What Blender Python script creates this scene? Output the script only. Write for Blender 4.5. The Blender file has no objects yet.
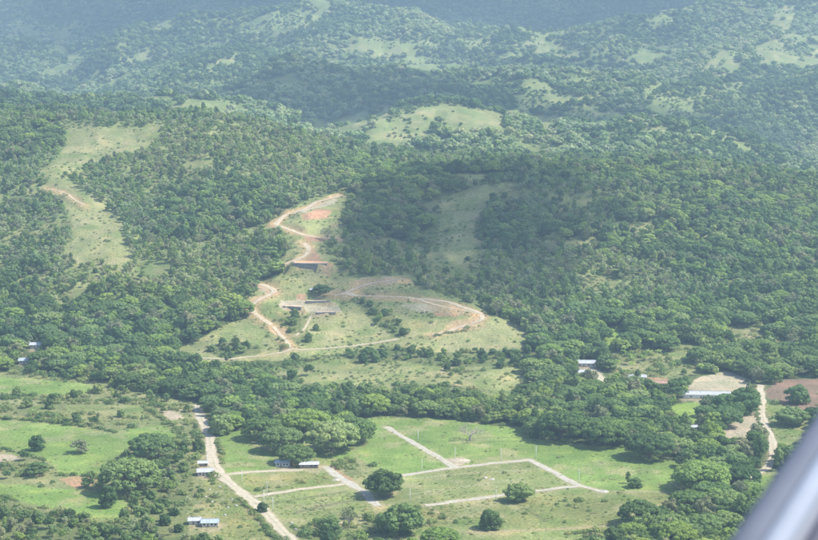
import bpy, math, random
import numpy as np
from mathutils import Vector, Matrix

random.seed(7)
rng = np.random.default_rng(7)
R = math.radians
sc = bpy.context.scene
col = sc.collection

# ------------------------------------------------------------------ camera
FPX, PITCH, HCAM = 1772.0, R(8.5), 300.0        # focal length in photo pixels (818 wide)
cam_d = bpy.data.cameras.new('camera')
cam = bpy.data.objects.new('camera', cam_d); col.objects.link(cam)
cam.location = (0, 0, HCAM); cam.rotation_euler = (R(90) - PITCH, 0, 0)
cam_d.sensor_width = 36; cam_d.lens = FPX / 818 * 36
cam_d.clip_start = 0.1; cam_d.clip_end = 40000
cam_d.dof.use_dof = True; cam_d.dof.focus_distance = 1700; cam_d.dof.aperture_fstop = 8.0
sc.camera = cam

# ------------------------------------------------------------------ light
SUN_EL, SUN_AZ = R(51), R(94)                   # azimuth from +Y (view direction) towards +X
SUN = Vector((math.cos(SUN_EL) * math.sin(SUN_AZ), math.cos(SUN_EL) * math.cos(SUN_AZ), math.sin(SUN_EL)))
w = bpy.data.worlds.new('World'); sc.world = w; w.use_nodes = True
wn = w.node_tree; wn.nodes.clear()
sky = wn.nodes.new('ShaderNodeTexSky'); sky.sky_type = 'NISHITA'; sky.sun_disc = False
sky.sun_elevation = SUN_EL; sky.sun_rotation = SUN_AZ; sky.air_density = 1.0; sky.dust_density = 1.0
bg = wn.nodes.new('ShaderNodeBackground'); bg.inputs['Strength'].default_value = 0.15
wo = wn.nodes.new('ShaderNodeOutputWorld')
wn.links.new(sky.outputs[0], bg.inputs[0]); wn.links.new(bg.outputs[0], wo.inputs[0])
sl = bpy.data.lights.new('sun', 'SUN'); sl.energy = 4.6; sl.angle = R(0.53); sl.color = (1.0, 0.95, 0.87)
so = bpy.data.objects.new('sun', sl); col.objects.link(so)
so.rotation_euler = SUN.to_track_quat('Z', 'Y').to_euler(); so.location = SUN * 3000
vs = sc.view_settings
vs.view_transform = 'Standard'; vs.look = 'None'; vs.exposure = 0.84; vs.gamma = 1.0; vs.use_curve_mapping = False
sc.cycles.max_bounces = 5; sc.cycles.diffuse_bounces = 3; sc.cycles.transmission_bounces = 3
sc.cycles.volume_bounces = 0; sc.cycles.transparent_max_bounces = 8
sc.cycles.use_denoising = True

# ------------------------------------------------------------------ noise
_tab = np.random.default_rng(11).random((16, 256, 256))
def vnoise(x, y, s=0):
    T = _tab[s % 16]
    xi = np.floor(x).astype(int); yi = np.floor(y).astype(int)
    fx = x - xi; fy = y - yi
    fx = fx * fx * fx * (fx * (fx * 6 - 15) + 10); fy = fy * fy * fy * (fy * (fy * 6 - 15) + 10)
    a = T[xi & 255, yi & 255]; b = T[(xi + 1) & 255, yi & 255]
    c = T[xi & 255, (yi + 1) & 255]; d = T[(xi + 1) & 255, (yi + 1) & 255]
    return (a * (1 - fx) + b * fx) * (1 - fy) + (c * (1 - fx) + d * fx) * fy
def fbm(x, y, wl, s=0, o=4):
    v = 0; amp = 1; tot = 0
    for k in range(o):
        v = v + amp * (vnoise(x / wl + 17.3 * k, y / wl + 5.1 * k, s + k) * 2 - 1); tot += amp; amp *= .5; wl *= .5
    return v / tot
def ridged(x, y, wl, s=0, o=3):
    v = 0; amp = 1; tot = 0
    for k in range(o):
        n = 1 - np.abs(vnoise(x / wl + 9.7 * k, y / wl + 3.3 * k, s + k) * 2 - 1) * 2
        v = v + amp * n; tot += amp; amp *= .5; wl *= .5
    return v / tot
def sstep(a, b, x):
    t = np.clip((x - a) / (b - a), 0, 1); return t * t * (3 - 2 * t)

# ------------------------------------------------------------------ the shape of the land
def tana(row): return np.tan(PITCH + np.arctan((np.asarray(row, float) - 270) / FPX))
def zat(row, Y): return HCAM - Y * tana(row)
def xat(px, row, Y):
    z = zat(row, Y); dep = Y * math.cos(PITCH) + (HCAM - z) * math.sin(PITCH)
    return (px - 409) / FPX * dep
def to_px(x, y, z):
    dep = y * math.cos(PITCH) + (HCAM - z) * math.sin(PITCH)
    up = (z - HCAM) * math.cos(PITCH) + y * math.sin(PITCH)
    return 409 + FPX * x / dep, 270 - FPX * up / dep, dep
XK = [-600, -200, 0, 60, 110, 160, 200, 260, 320, 380, 420, 450, 490, 530, 570, 620, 680, 740, 780, 818, 1000, 1400]
def kn(v): return np.array(v, float)
FOOT = kn([335, 335, 338, 342, 346, 350, 352, 354, 356, 356, 356, 355, 353, 349, 345, 340, 335, 332, 330, 328, 325, 325])
BROW = kn([105, 108, 110, 113, 121, 121, 119, 129, 154, 170, 175, 176, 174, 173, 172, 172, 173, 178, 183, 189, 195, 195])
BY =   kn([2300, 2300, 2260, 2260, 2250, 2250, 2250, 2220, 2150, 2080, 2050, 2040, 2040, 2050, 2070, 2090, 2110, 2140, 2150, 2160, 2200, 2200])
CROW = kn([104, 102, 104, 106, 106, 104, 102, 103, 132, 121, 109, 108, 113, 124, 127, 132, 129, 139, 158, 172, 180, 180])
CY =   kn([2900, 2900, 2900, 2900, 2900, 2900, 2900, 2950, 2900, 2950, 3000, 3000, 3000, 2980, 2900, 2850, 2850, 2850, 2800, 2750, 2750, 2750])
DROW = kn([88, 92, 95, 97, 99, 96, 94, 84, 74, 72, 72, 72, 74, 66, 60, 62, 78, 80, 74, 70, 70, 70])
DY = 3900.
EROW = kn([22, 28, 32, 30, 38, 36, 26, 18, 16, 20, 22, 26, 32, 38, 42, 36, 24, 10, 4, -4, -10, -10])
EY = 5300.
FROW = kn([-45, -45, -42, -40, -36, -38, -42, -46, -46, -44, -44, -42, -42, -42, -44, -46, -48, -52, -55, -55, -55, -55])
FY = 7400.
SPURS = [  # crest lines in plan, as (photo column, photo row, distance), with side slope
    ([(520, 349, 1500), (487, 317, 1565), (432, 297, 1605), (386, 279, 1645), (326, 262, 1690), (303, 240, 1745), (308, 216, 1830), (342, 195, 1930)], .40, 16),
    ([(326, 262, 1690), (290, 285, 1640), (262, 300, 1605), (215, 334, 1545)], .36, 14),
    ([(112, 128, 2230), (80, 160, 2080), (62, 195, 1930), (95, 235, 1815), (115, 270, 1715)], .32, 22),
    ([(470, 176, 2030), (462, 215, 1930), (455, 262, 1790)], .22, 40),
    ([(760, 180, 2120), (715, 225, 1900), (690, 280, 1740)], .22, 50),
    ([(610, 175, 2080), (590, 230, 1870), (575, 290, 1680)], .20, 40),
    ([(200, 122, 2230), (215, 180, 1990), (190, 240, 1800), (160, 300, 1640)], .22, 40),
    ([(440, 108, 2990), (400, 128, 2830), (352, 150, 2700)], .30, 30),
    ([(722, 50, 4600), (716, 78, 4100), (690, 98, 3700)], .30, 40),
    ([(790, 2, 5200), (770, 45, 4600), (765, 70, 4200)], .28, 40),
    ([(240, 48, 4700), (205, 76, 4200), (190, 92, 3850)], .28, 40),
]
KNOLLS = [(84, 140, 2160, 9, 34), (135, 140, 2170, 9, 34), (55, 178, 1990, 7, 26), (90, 208, 1890, 7, 28), (82, 240, 1800, 5, 24), (118, 248, 1790, 6, 22),
          (440, 118, 2930, 14, 90), (375, 136, 2800, 10, 60), (725, 60, 4400, 20, 110), (655, 130, 2840, 10, 60), (345, 45, 4900, 18, 110), (220, 62, 4450, 18, 120)]
def Hbase(X, Y):
    X = np.asarray(X, float); Y = np.asarray(Y, float)
    dep = Y * math.cos(PITCH) + 180 * math.sin(PITCH)
    u = 409 + FPX * X / np.maximum(dep, 50)
    u = u + 10 * fbm(X, Y, 260, 3, 3)
    it = lambda v: np.interp(u, XK, v)
    yf = HCAM / tana(it(FOOT)); by = it(BY); cy = it(CY)
    zb = zat(it(BROW), by); zc = zat(it(CROW), cy); zd = zat(it(DROW), DY); ze = zat(it(EROW), EY); zf = zat(it(FROW), FY)
    K = [(yf, 0 * u), (by, zb), (by + .52 * (cy - by), np.minimum(zb, zc) - 30), (cy, zc), (cy + .45 * (DY - cy), np.minimum(zc, zd) - 45),
         (DY + 0 * u, zd), (DY + 600 + 0 * u, np.minimum(zd, ze) - 55), (EY + 0 * u, ze), (EY + 700 + 0 * u, np.minimum(ze, zf) - 60),
         (FY + 0 * u, zf), (9800 + 0 * u, zf + 60), (14000 + 0 * u, zf + 40)]
    z = np.zeros_like(Y)
    for k in range(len(K) - 1):
        (y0, z0), (y1, z1) = K[k], K[k + 1]
        t = np.clip((Y - y0) / np.maximum(y1 - y0, 1), 0, 1)
        s = t * t * (3 - 2 * t); s = s * .55 + t * .45
        z = np.where(Y >= y0, z0 + (z1 - z0) * s, z)
    hill = sstep(0, 260, Y - yf)
    far = sstep(2600, 4500, Y)
    rd = ridged(X + 40 * fbm(X, Y, 150, 9, 2), Y, 230, 1, 3)
    crest = 1 - .6 * np.exp(-((Y - by) / 90) ** 2)
    z = z + hill * (1 - far) * crest * (rd * 17 - 3 + 4 * fbm(X, Y, 60, 5, 3))
    rf = ridged(X + 120 * fbm(X, Y, 500, 6, 2), Y * .8, 560, 4, 4)
    z = z + far * (rf * 88 - 22 + 20 * ridged(X, Y, 190, 8, 3))
    for pts, sl_, rr in SPURS:
        P = [(xat(a, b, c), c, zat(b, c)) for a, b, c in pts]
        best = np.full(Y.shape, -1e4)
        for (x0, y0, z0), (x1, y1, z1) in zip(P[:-1], P[1:]):
            dx, dy = x1 - x0, y1 - y0
            t = np.clip(((X - x0) * dx + (Y - y0) * dy) / (dx * dx + dy * dy), 0, 1)
            d = np.hypot(X - x0 - t * dx, Y - y0 - t * dy)
            best = np.maximum(best, z0 + (z1 - z0) * t - sl_ * (np.sqrt(d * d + rr * rr) - rr))
        best = best + 1.6 * fbm(X, Y, 45, 2, 3)
        k = 7.0
        m = np.maximum(z, best); z = m + k * np.log1p(np.exp(-np.abs(z - best) / k)) * sstep(-40, 0, best - z + 20)
    for a, b, c, hh, rr in KNOLLS:
        z = z + hh * np.exp(-(((X - xat(a, b, c)) ** 2 + ((Y - c) * .8) ** 2) / rr ** 2))
    z = z + hill * (2.2 * fbm(X, Y, 26, 12, 3) + 2.5 * np.abs(fbm(X, Y, 48, 14, 2)))
    z = np.where(Y < yf + 5, z, np.maximum(z, -2))
    return z + .35 * fbm(X, Y, 70, 8, 3)

YR = np.concatenate([np.arange(300, 900, 15.), np.arange(900, 1960, 2.3)])
st = 2.3; y = 1960.; ext = []
while y < 13500:
    ext.append(y); st = min(st * 1.02, 28); y += st
YR = np.concatenate([YR, ext])
UD = np.linspace(-.275, .275, 420)
UC = .275 + np.cumsum(np.linspace(.003, .06, 26))
UU = np.concatenate([-UC[::-1], UD, UC])
GY, GU = np.meshgrid(YR, UU, indexing='ij')
GX = GU * GY
GZ = Hbase(GX, GY)
_px, _py, _ = to_px(GX, GY, GZ)
_m = (GY < 1950) * sstep(0, 14, np.minimum(np.minimum(_px - 262, 500 - _px), np.minimum(_py - 200, 344 - _py)))
_T = 8.0; _zz = GZ + 1.2 * fbm(GX, GY, 30, 9, 2)
GZ = GZ - _m * .92 * np.sin(2 * np.pi * _zz / _T) / (2 * np.pi) * _T
def ground(x, y):
    x = np.asarray(x, float); y = np.asarray(y, float)
    u = x / y
    j = np.clip(np.searchsorted(YR, y) - 1, 0, len(YR) - 2); i = np.clip(np.searchsorted(UU, u) - 1, 0, len(UU) - 2)
    fy = np.clip((y - YR[j]) / (YR[j + 1] - YR[j]), 0, 1); fu = np.clip((u - UU[i]) / (UU[i + 1] - UU[i]), 0, 1)
    return (GZ[j, i] * (1 - fy) + GZ[j + 1, i] * fy) * (1 - fu) + (GZ[j, i + 1] * (1 - fy) + GZ[j + 1, i + 1] * fy) * fu
_ys = np.concatenate([np.arange(700, 2700, 2.0), np.arange(2700, 9500, 8.0)])
def spot(px, row):
    """point of the land seen at a place of the photograph"""
    dy = 1 * math.cos(PITCH) + (270 - row) / FPX * math.sin(PITCH)
    dz = -math.sin(PITCH) + (270 - row) / FPX * math.cos(PITCH)
    dx = (px - 409) / FPX
    x = _ys * dx / dy; z = HCAM + _ys * dz / dy
    hit = np.nonzero(ground(x, _ys) >= z)[0]
    k = hit[0] if len(hit) else len(_ys) - 1
    return float(x[k]), float(_ys[k]), float(ground(x[k], _ys[k]))

# ------------------------------------------------------------------ roads, cut into the land on the hill
def dense(pts, step=3.0):
    P = [np.array(p, float) for p in pts]
    for _ in range(2):                                   # corner cutting
        Q = [P[0]]
        for a, b in zip(P[:-1], P[1:]): Q += [a * .75 + b * .25, a * .25 + b * .75]
        P = Q + [P[-1]]
    out = [P[0]]
    for a, b in zip(P[:-1], P[1:]):
        n = max(1, int(np.linalg.norm(b - a) / step))
        out += [a + (b - a) * k / n for k in range(1, n + 1)]
    return np.array(out)
ROADS = [  # name, photo polyline, width in metres, kind, cut into slope
    ('main_dirt_road', [(197, 405), (198, 412), (206, 429), (211, 444), (212, 461), (218, 473), (236, 489), (250, 499), (266, 513), (287, 536), (320, 575)], 8.2, 'road', 0),
    ('field_track', [(222, 475), (240, 473), (280, 471), (303, 471)], 5.0, 'road', 0),
    ('field_track', [(254, 497), (290, 491), (330, 486), (352, 483)], 4.6, 'road', 0),
    ('plot_street', [(325, 467), (345, 481), (365, 493), (379, 507)], 7.5, 'street', 0),
    ('plot_street', [(386, 427), (408, 440), (431, 454), (455, 468)], 5.6, 'street', 0),
    ('plot_street', [(400, 476), (426, 472), (455, 468), (492, 464), (530, 460)], 5.0, 'street', 0),
    ('plot_street', [(529, 460), (556, 474), (578, 486), (602, 492)], 5.6, 'street', 0),
    ('plot_street', [(425, 506), (470, 500), (520, 493), (577, 487)], 5.2, 'street', 0),
    ('farm_track', [(760, 385), (762, 400), (762, 416), (765, 427), (771, 437), (774, 448), (771, 462), (765, 471), (748, 479)], 6.0, 'road', 0),
    ('yard_track', [(592, 370), (600, 378), (608, 384)], 7, 'road', 0),
    ('hill_road', [(340, 195), (319, 202), (298, 211), (285, 216), (276, 226)], 6.0, 'hill', 1),
    ('hill_road', [(276, 226), (302, 235), (326, 238), (343, 241)], 5.5, 'hill', 1),
    ('hill_road', [(304, 242), (309, 249), (308, 254), (298, 261), (286, 266)], 6.0, 'hill', 1),
    ('hill_road', [(261, 284), (276, 290), (271, 294), (257, 301), (250, 306), (254, 313), (267, 323), (278, 332)], 6.0, 'hill', 1),
    ('hill_road', [(334, 295), (353, 297), (387, 297), (422, 299), (446, 302), (466, 307), (480, 314), (484, 319), (473, 324), (452, 331), (432, 336)], 6.2, 'hill', 1),
    ('hill_road', [(346, 294), (360, 287), (374, 281), (391, 280), (405, 281)], 5.0, 'hill', 1),
    ('hill_track', [(312, 316), (307, 326), (296, 336)], 2.0, 'hill', 0),
    ('hill_track', [(278, 332), (286, 342), (290, 350)], 4.0, 'hill', 1),
    ('hill_track', [(418, 300), (440, 307), (462, 311), (478, 316)], 4.0, 'hill', 1),
    ('hill_track', [(175, 357), (225, 360), (271, 355), (295, 351), (326, 349), (353, 347), (398, 340)], 2.6, 'hill', 0),
    ('ridge_track', [(50, 189), (64, 193), (76, 201), (84, 207)], 2.6, 'hill', 1),
]
road_xy = []
for nm, pl, wd, kd, cut in ROADS:
    fine = []
    for a, b in zip(pl[:-1], pl[1:]):
        n = max(1, int(math.hypot(b[0] - a[0], b[1] - a[1]) / 9))
        fine += [(a[0] + (b[0] - a[0]) * k / n, a[1] + (b[1] - a[1]) * k / n) for k in range(n)]
    fine.append(pl[-1])
    W = np.array([spot(*p)[:2] for p in fine])
    road_xy.append(dense(W))
for (nm, pl, wd, kd, cut), P in zip(ROADS, road_xy):
    if not cut: continue
    zc = ground(P[:, 0], P[:, 1])
    ker = np.ones(15) / 15
    zc = np.convolve(np.pad(zc, 7, mode='edge'), ker, 'valid')
    m = (GX > P[:, 0].min() - 20) & (GX < P[:, 0].max() + 20) & (GY > P[:, 1].min() - 20) & (GY < P[:, 1].max() + 20)
    ii = np.nonzero(m)
    gx, gy = GX[ii], GY[ii]
    d2 = (gx[:, None] - P[None, :, 0]) ** 2 + (gy[:, None] - P[None, :, 1]) ** 2
    k = d2.argmin(1); d = np.sqrt(d2[np.arange(len(k)), k])
    wgt = 1 - sstep(wd * .5 + 1.2, wd * .5 + 6.5, d)
    GZ[ii] = GZ[ii] * (1 - wgt) + zc[k] * wgt

# earth platforms held by concrete walls on the spur
PADS = [  # photo column, row, width, depth, wall height, turn, look
    (310, 271, 32, 15, 7.0, R(-4), 'broad grey concrete retaining wall under the orange triangular pad on the hillside'),
    (292, 311, 17, 8, 3.2, R(-14), 'low grey concrete wall under the left tan pad below the flat-crowned tree'),
    (326, 316, 17, 8, 3.4, R(6), 'dark concrete wall under the lowest right tan pad below the flat-crowned tree'),
    (318, 304, 21, 6, 2.4, R(3), 'long low concrete wall on the terrace just beneath the flat-crowned tree'),
]
pads = []
for px, row, L, D, hw, rz, lab in PADS:
    x, y, z = spot(px, row)
    fx, fy = math.sin(rz), -math.cos(rz)
    z = float(ground(x, y)) + hw * .92
    lx = (GX - x) * math.cos(rz) + (GY - y) * math.sin(rz); ly = -(GX - x) * math.sin(rz) + (GY - y) * math.cos(rz)
    d = np.maximum(np.maximum(np.abs(lx) - L / 2, 0), np.maximum(np.maximum(-ly - .5, ly - D), 0))
    front = (ly > -1.2).astype(float)
    wgt = (1 - sstep(.5, 9, d)) * front
    GZ[:] = GZ * (1 - wgt) + (z - .25) * wgt
    pads.append((x, y, z, L, D, hw, rz, lab))

PXV, PYV, DEP = to_px(GX, GY, GZ)

# ------------------------------------------------------------------ land cover
def inpoly(px, py, poly):
    c = np.zeros(px.shape, bool); n = len(poly)
    for k in range(n):
        x0, y0 = poly[k]; x1, y1 = poly[(k + 1) % n]
        if y0 == y1: continue
        c ^= ((y0 > py) != (y1 > py)) & (px < (x1 - x0) * (py - y0) / (y1 - y0) + x0)
    return c
# cover classes: base colour, tree density kept, shrub density, ground relief
CLS = {
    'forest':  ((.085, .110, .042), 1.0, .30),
    'pasture': ((.172, .240, .066), .0, .03),
    'lot':     ((.195, .222, .086), .0, .07),
    'olive':   ((.195, .205, .078), .0, .20),
    'drygrass':((.228, .232, .108), .0, .30),
    'hillgrass':((.235, .240, .105), .012, .90),
    'scrub':   ((.175, .185, .082), .17, .90),
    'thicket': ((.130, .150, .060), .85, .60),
    'soil':    ((.380, .320, .235), .0, .03),
    'redsoil': ((.340, .205, .130), .0, .03),
    'brown':   ((.190, .130, .095), .0, .05),
    'lawn':    ((.190, .270, .060), .0, .05),
    'farhill': ((.190, .212, .092), .01, .12),
    'farmix':  ((.170, .205, .082), .45, .12),
}
NAMES = list(CLS)
POLY = [
    # --- valley floor, left
    ('scrub', [(-60, 372), (60, 372), (150, 395), (195, 402), (200, 430), (210, 470), (250, 520), (275, 560), (-60, 570)]),
    ('pasture', [(-60, 416), (0, 420), (45, 424), (89, 429), (113, 432), (144, 427), (161, 425), (180, 437), (164, 442), (130, 446), (103, 468), (96, 475), (58, 475), (52, 461), (0, 451), (-60, 448)]),
    ('pasture', [(-60, 478), (0, 482), (51, 489), (96, 492), (132, 502), (120, 520), (82, 516), (41, 506), (0, 496), (-60, 492)]),
    ('pasture', [(-60, 375), (0, 377), (31, 379), (92, 384), (89, 393), (55, 397), (20, 394), (-60, 388)]),
    ('lot', [(62, 405), (103, 404), (140, 406), (144, 418), (113, 416), (68, 413)]),
    ('soil', [(-60, 450), (0, 454), (14, 454), (22, 459), (0, 463), (-60, 462)]),
    ('redsoil', [(60, 479), (72, 476), (88, 475), (100, 480), (90, 486), (74, 489)]),
    ('olive', [(205, 478), (222, 482), (250, 503), (285, 545), (240, 560), (200, 520)]),
    ('soil', [(163, 410), (180, 411), (182, 418), (168, 420)]),
    # --- valley floor, plots
    ('lot', [(216, 436), (247, 429), (300, 440), (345, 430), (372, 416), (433, 418), (489, 425), (526, 427), (530, 439), (612, 446), (681, 464), (690, 492), (660, 520), (600, 532), (560, 560), (300, 560), (276, 530), (250, 500), (224, 478)]),
    ('pasture', [(217, 436), (247, 429), (254, 447), (274, 454), (281, 468), (226, 472), (219, 455)]),
    ('pasture', [(369, 417), (386, 426), (454, 468), (402, 475), (378, 466), (350, 476), (327, 462), (337, 454), (366, 447)]),
    ('pasture', [(369, 418), (433, 418), (489, 425), (525, 427), (528, 438), (612, 446), (681, 464), (677, 491), (623, 491), (590, 488), (530, 459), (457, 467), (388, 425)]),
    ('olive', [(430, 509), (590, 491), (700, 494), (650, 525), (560, 532), (480, 522), (400, 532), (300, 545), (290, 528), (380, 510)]),
    ('olive', [(228, 476), (313, 472), (347, 483), (262, 494)]),
    ('scrub', [(330, 458), (358, 458), (374, 466), (352, 478), (332, 468)]),
    ('redsoil', [(327, 467), (335, 467), (354, 482), (347, 484)]),
    ('scrub', [(290, 528), (330, 520), (375, 512), (400, 530), (430, 545), (300, 560)]),
    ('soil', [(445, 459), (462, 457), (474, 462), (460, 466), (448, 464)]),
    ('thicket', [(-60, 502), (0, 502), (40, 512), (80, 521), (122, 525), (150, 508), (186, 503), (190, 530), (186, 560), (-60, 560)]),
    ('thicket', [(150, 440), (182, 446), (196, 470), (190, 485), (190, 512), (140, 520), (128, 505), (112, 480), (126, 455)]),
    ('forest', [(640, 512), (700, 494), (745, 500), (745, 560), (560, 560), (600, 541)]),
    ('scrub', [(-60, 396), (60, 398), (140, 400), (176, 424), (150, 424), (112, 430), (60, 421), (-60, 414)]),
    ('lot', [(62, 405), (103, 404), (140, 406), (144, 418), (113, 416), (68, 413)]),
    ('pasture', [(745, 482), (775, 469), (790, 480), (768, 500)]),
    # --- right side clearings
    ('soil', [(684, 388), (700, 377), (726, 370), (752, 381), (746, 394), (700, 395)]),
    ('lawn', [(662, 406), (697, 402), (706, 411), (694, 422), (675, 414)]),
    ('soil', [(722, 431), (756, 407), (763, 427), (750, 440), (726, 440)]),
    ('brown', [(760, 391), (780, 380), (860, 376), (860, 416), (800, 409), (774, 403)]),
    ('lot', [(764, 402), (800, 408), (818, 430), (790, 450), (775, 440)]),
    ('lawn', [(602, 326), (620, 326), (628, 349), (604, 352)]),
    ('redsoil', [(622, 331), (630, 332), (629, 340), (622, 338)]),
    ('soil', [(585, 366), (600, 368), (610, 385), (594, 384)]),
    ('redsoil', [(645, 378), (668, 378), (668, 390), (645, 388)]),
    ('scrub', [(612, 352), (690, 350), (700, 374), (670, 378), (610, 374)]),
    # --- clearing behind the tree belt
    ('scrub', [(255, 372), (300, 358), (360, 352), (440, 350), (520, 352), (535, 385), (508, 398), (440, 388), (360, 394), (285, 386)]),
    ('hillgrass', [(290, 372), (330, 360), (400, 356), (450, 374), (520, 366), (528, 382), (505, 392), (440, 384), (360, 388), (300, 382)]),
    # --- cleared spur with the building plots
    ('hillgrass', [(248, 300), (258, 284), (278, 264), (298, 243), (280, 228), (284, 214), (300, 203), (338, 193), (350, 203), (345, 232), (340, 245), (350, 262), (374, 278), (400, 276), (430, 290), (470, 303), (490, 315), (518, 322), (536, 336), (524, 352), (440, 352), (350, 352), (300, 360), (200, 362), (172, 352), (212, 332), (248, 312)]),
    ('drygrass', [(440, 336), (484, 321), (515, 324), (534, 336), (520, 350), (440, 351)]),
    ('drygrass', [(180, 350), (215, 333), (250, 318), (275, 334), (270, 352), (210, 360)]),
    ('redsoil', [(300, 214), (318, 209), (335, 211), (325, 218), (302, 219)]),
    ('soil', [(288, 213), (335, 198), (338, 202), (300, 213)]),
    ('redsoil', [(302, 236), (336, 238), (345, 243), (330, 243), (310, 241)]),
    ('drygrass', [(326, 243), (343, 241), (362, 268), (350, 268)]),
    ('soil', [(400, 304), (440, 302), (470, 310), (462, 315), (420, 312)]),
    ('redsoil', [(432, 311), (462, 311), (458, 316), (434, 316)]),
    ('redsoil', [(296, 294), (306, 293), (305, 303), (296, 302)]),
    ('soil', [(281, 300), (300, 303), (335, 306), (338, 312), (300, 310), (282, 306)]),
    ('redsoil', [(294, 264), (325, 263), (318, 253), (310, 246), (303, 252)]),
    ('redsoil', [(325, 262), (333, 264), (330, 276), (324, 274)]),
    ('soil', [(277, 305), (298, 299), (334, 303), (342, 312), (322, 314), (300, 311), (284, 310)]),
    ('soil', [(372, 283), (384, 277), (406, 279), (404, 282), (386, 283)]),
    ('soil', [(410, 300), (428, 297), (446, 300), (440, 303), (414, 302)]),
    ('soil', [(254, 282), (266, 284), (278, 291), (270, 296), (258, 290)]),
    ('soil', [(460, 322), (482, 317), (470, 328), (436, 336)]),
    ('thicket', [(352, 300), (372, 301), (398, 318), (408, 334), (394, 339), (374, 322)]),
    ('scrub', [(262, 318), (284, 312), (306, 318), (312, 344), (285, 352), (268, 338)]),
    ('thicket', [(282, 322), (300, 318), (306, 342), (290, 348)]),
    ('thicket', [(350, 354), (400, 346), (440, 353), (520, 350), (548, 350), (548, 366), (450, 367), (400, 361), (350, 364)]),
    ('forest', [(322, 240), (338, 244), (350, 262), (372, 277), (355, 276), (332, 262)]),
    ('forest', [(262, 268), (276, 262), (282, 272), (272, 282), (258, 284)]),
    ('thicket', [(200, 352), (232, 340), (262, 346), (262, 354), (226, 359)]),
    # --- grass on the shaded hill
    ('scrub', [(420, 205), (487, 182), (506, 190), (484, 221), (484, 262), (462, 288), (425, 272), (412, 245), (430, 225)]),
    ('hillgrass', [(440, 205), (487, 185), (498, 191), (476, 221), (476, 250), (455, 268), (436, 250), (440, 225)]),
    ('farhill', [(385, 177), (450, 174), (520, 176), (512, 183), (420, 184)]),
    # --- left bare ridges
    ('drygrass', [(51, 132), (89, 126), (117, 127), (151, 127), (165, 135), (147, 151), (113, 158), (79, 171), (62, 178), (79, 186), (51, 186), (34, 171), (60, 160), (66, 145)]),
    ('drygrass', [(17, 190), (51, 183), (79, 187), (106, 207), (123, 225), (118, 240), (90, 250), (69, 262), (65, 252), (72, 228), (69, 211), (51, 197)]),
    ('hillgrass', [(96, 235), (123, 225), (131, 259), (124, 277), (96, 267), (69, 262), (90, 250)]),
    # --- second range
    ('farhill', [(349, 144), (383, 127), (417, 110), (441, 105), (486, 109), (508, 117), (500, 131), (462, 134), (434, 130), (421, 137), (407, 147), (380, 152)]),
    ('farhill', [(270, 127), (339, 120), (387, 106), (393, 116), (356, 137), (304, 134)]),
    ('farhill', [(637, 134), (658, 126), (675, 134), (641, 140)]),
    ('farhill', [(702, 132), (723, 129), (747, 146), (771, 164), (744, 156), (720, 140)]),
    ('farhill', [(534, 122), (558, 116), (554, 134), (540, 136)]),
    # --- far hills
    ('farhill', [(692, 78), (723, 48), (746, 69), (723, 80)]),
    ('farhill', [(690, 88), (744, 82), (747, 91), (702, 99)]),
    ('farhill', [(755, 46), (792, 33), (860, 45), (860, 65), (761, 68)]),
    ('farhill', [(778, 3), (798, 7), (792, 31), (768, 27)]),
    ('farhill', [(608, 75), (637, 89), (617, 93)]),
    ('farhill', [(536, 40), (589, 51), (570, 60), (536, 52)]),
    ('farhill', [(202, 69), (240, 50), (238, 65), (206, 78)]),
    ('farhill', [(219, 88), (240, 71), (238, 82)]),
    ('farhill', [(121, 59), (151, 50), (153, 62), (127, 66)]),
    ('farhill', [(120, 92), (150, 94), (170, 104), (140, 101)]),
    ('farhill', [(339, 52), (356, 37), (389, 45), (383, 54)]),
    ('farhill', [(366, 56), (410, 47), (416, 51), (376, 59)]),
    ('farhill', [(508, 46), (544, 38), (552, 48)]),
]
RANGE = {'farhill': (2000, 9000)}
def classify(X, Y, px, py):
    c = np.zeros(X.shape, int)
    wob = np.clip(4200 / Y, .8, 3.2)
    qx = px + wob * 1.3 * fbm(X, Y, 26, 2, 3); qy = py + wob * .6 * fbm(X, Y, 22, 7, 3)
    # far country: a patchwork of grass and woodland
    pn = fbm(X, Y, 150, 10, 5) - .05
    patch = (Y > 2500) & (pn > .05 + .5 * sstep(5400, 7200, Y)) & (py < 165)
    c[patch] = NAMES.index('farmix')
    # forest openings, small
    op = (Y < 2500) & (Y > 1500) & (fbm(X, Y, 60, 12, 3) > .42)
    c[op] = NAMES.index('scrub')
    for nm, poly in POLY:
        a = np.array(poly); lo = a.min(0) - 6; hi = a.max(0) + 6
        box = (px > lo[0]) & (px < hi[0]) & (py > lo[1]) & (py < hi[1])
        if nm == 'farhill': box &= Y > 2000
        elif a[:, 1].max() < 290: box &= (Y > 1500) & (Y < 2330)
        else: box &= Y < 1960
        if not box.any(): continue
        idx = np.nonzero(box)
        ins = inpoly(qx[idx], qy[idx], poly)
        c[tuple(k[ins] for k in idx)] = NAMES.index(nm)
    return c
COV = classify(GX, GY, PXV, PYV)

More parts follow.
